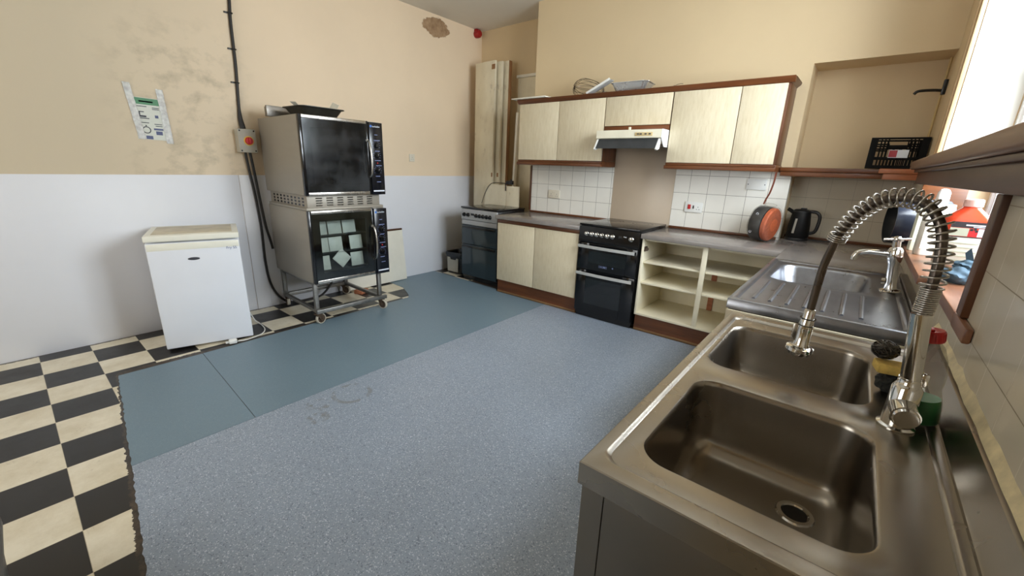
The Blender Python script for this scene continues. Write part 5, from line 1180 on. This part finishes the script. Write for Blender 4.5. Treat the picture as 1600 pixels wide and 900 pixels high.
b = MB(); b.box(-0.054, 0.054, -0.0418, -0.0403, 0.178, 0.204).box(-0.054, 0.054, -0.0418, -0.0403, 0.134, 0.138).box(-0.054, 0.0, -0.0418, -0.0403, 0.140, 0.176, m=1).box(0.0, 0.026, -0.0418, -0.0403, 0.140, 0.170, m=2).box(0.027, 0.054, -0.0418, -0.0403, 0.140, 0.176, m=3)
for z0, z1, x0, x1 in ((0.187, 0.193, -0.012, 0.045), (0.181, 0.184, 0.01, 0.05)): b.box(x0, x1, -0.0424, -0.0416, z0, z1, m=3)
for x, z in ((0.003, 0.165), (0.013, 0.168), (0.018, 0.160)): b.box(x, x + 0.008, -0.0424, -0.0416, z, z + 0.010, m=0)
for k in range(5): b.box(-0.05, 0.04 - 0.01 * (k % 2), -0.0418, -0.0403, 0.025 + 0.02 * k, 0.030 + 0.02 * k, m=4)
b.xf(CB); b.build('label', ['label_black', 'carton_print', 'red', 'print_white', 'carton_print'], t, weld=False)
b = MB(); b.ball((4.495, 2.06, SZ + 0.0262), 0.055, 4, 0, (0.95, 0.85, 0.5), 0.28, 2.2); b.ball((4.515, 2.075, SZ + 0.058), 0.034, 4, 0, (1.2, 0.8, 0.55), 0.4, 2.6)
for s in (-1, 1): b.prism([(4.518, 2.07, SZ + 0.07), (4.518 + s * 0.018, 2.07, SZ + 0.118), (4.518 + s * 0.028, 2.075, SZ + 0.10), (4.52 + s * 0.02, 2.08, SZ + 0.07)], (0.0, 0.006, 0))
for v in b.bm.verts: v.co.z = max(v.co.z, SZ + 0.0008)
solo(b, 'knotted_cloth', ['cloth'], 'knotted blue grey cloth bundle on the near end of the window sill', 'cloth', (4.505, 2.06, SZ))
# dark tub at the edge of the checkered floor
b = MB(); b.loops([rrect(-w, w, -d, d, 0.05, z, 6) for w, d, z in ((0.20, 0.15, 0), (0.205, 0.155, 0.012), (0.225, 0.175, 0.28), (0.235, 0.185, 0.285), (0.235, 0.185, 0.30), (0.215, 0.165, 0.30), (0.195, 0.145, 0.01))], 0, True, True, True); b.xf(Matrix.Translation((TUBX, TUBY, 0.001)))
solo(b, 'storage_tub', ['tub'], 'dark grey plastic tub with rounded corners on the checkered tiles', 'tub', (TUBX, TUBY, 0.001))
# ceiling lamp
t = thing('ceiling_lamp', 'long fluorescent batten lamp fixed to the ceiling over the room', 'lamp', (2.9, 1.5, CEIL - 0.1))
b = MB(); b.box(2.86, 2.94, 0.9, 2.1, CEIL - 0.05, CEIL - 0.001, 0.006); b.build('batten', ['white_enamel'], t)
b = MB(); b.cyl((2.9, 0.92, CEIL - 0.075), (2.9, 2.08, CEIL - 0.075), 0.013).box(2.885, 2.915, 0.90, 0.92, CEIL - 0.095, CEIL - 0.051).box(2.885, 2.915, 2.08, 2.10, CEIL - 0.095, CEIL - 0.051); b.build('tube', ['lamp_tube'], t, weld=False)

# ------------------------------------------------------------------ light
def area(name, loc, rot, sx, sy, power, col):
    l = bpy.data.lights.new(name, 'AREA'); l.shape = 'RECTANGLE'; l.size = sx; l.size_y = sy; l.energy = power; l.color = col
    o = bpy.data.objects.new(name, l); o.location = loc; o.rotation_euler = rot; COL.objects.link(o); return o
area('daylight_side_window', (RX + 0.75, (WY0 + WY1) / 2, 2.15), (0, math.radians(66), 0), 1.9, 1.9, LP1, (0.86, 0.93, 1.0))
area('daylight_front_window', (1.8, NEAR - 0.25, 1.7), (math.radians(90), 0, 0), 2.2, 1.6, LP2, (1.0, 0.95, 0.88))
w = bpy.data.worlds.new('daylight'); SC.world = w; w.use_nodes = True
w.node_tree.nodes['Background'].inputs[0].default_value = (0.9, 0.95, 1, 1); w.node_tree.nodes['Background'].inputs[1].default_value = 2.5

# ------------------------------------------------------------------ camera
def rot(axis, a): return Matrix.Rotation(a, 4, axis)
cam = bpy.data.cameras.new('camera'); cam.sensor_width = 36; cam.lens = 647.369 / 1600 * 36; cam.clip_start = 0.02
co = bpy.data.objects.new('camera', cam); COL.objects.link(co)
co.matrix_world = Matrix.Translation((4.187, 0.052, 1.370)) @ rot('Z', 0.68369) @ rot('X', PI / 2 - 0.28577) @ rot('Z', 0.03284)
SC.camera = co
SC.view_settings.view_transform = 'Standard'; SC.view_settings.look = 'None'; SC.view_settings.gamma = 1.0
SC.view_settings.use_curve_mapping = False; SC.view_settings.exposure = EXPO
SC.cycles.use_denoising = True; SC.cycles.max_bounces = 10; SC.cycles.diffuse_bounces = 6; SC.cycles.transparent_max_bounces = 16
SC.cycles.sample_clamp_indirect = 6.0; SC.cycles.caustics_reflective = False; SC.cycles.caustics_refractive = False
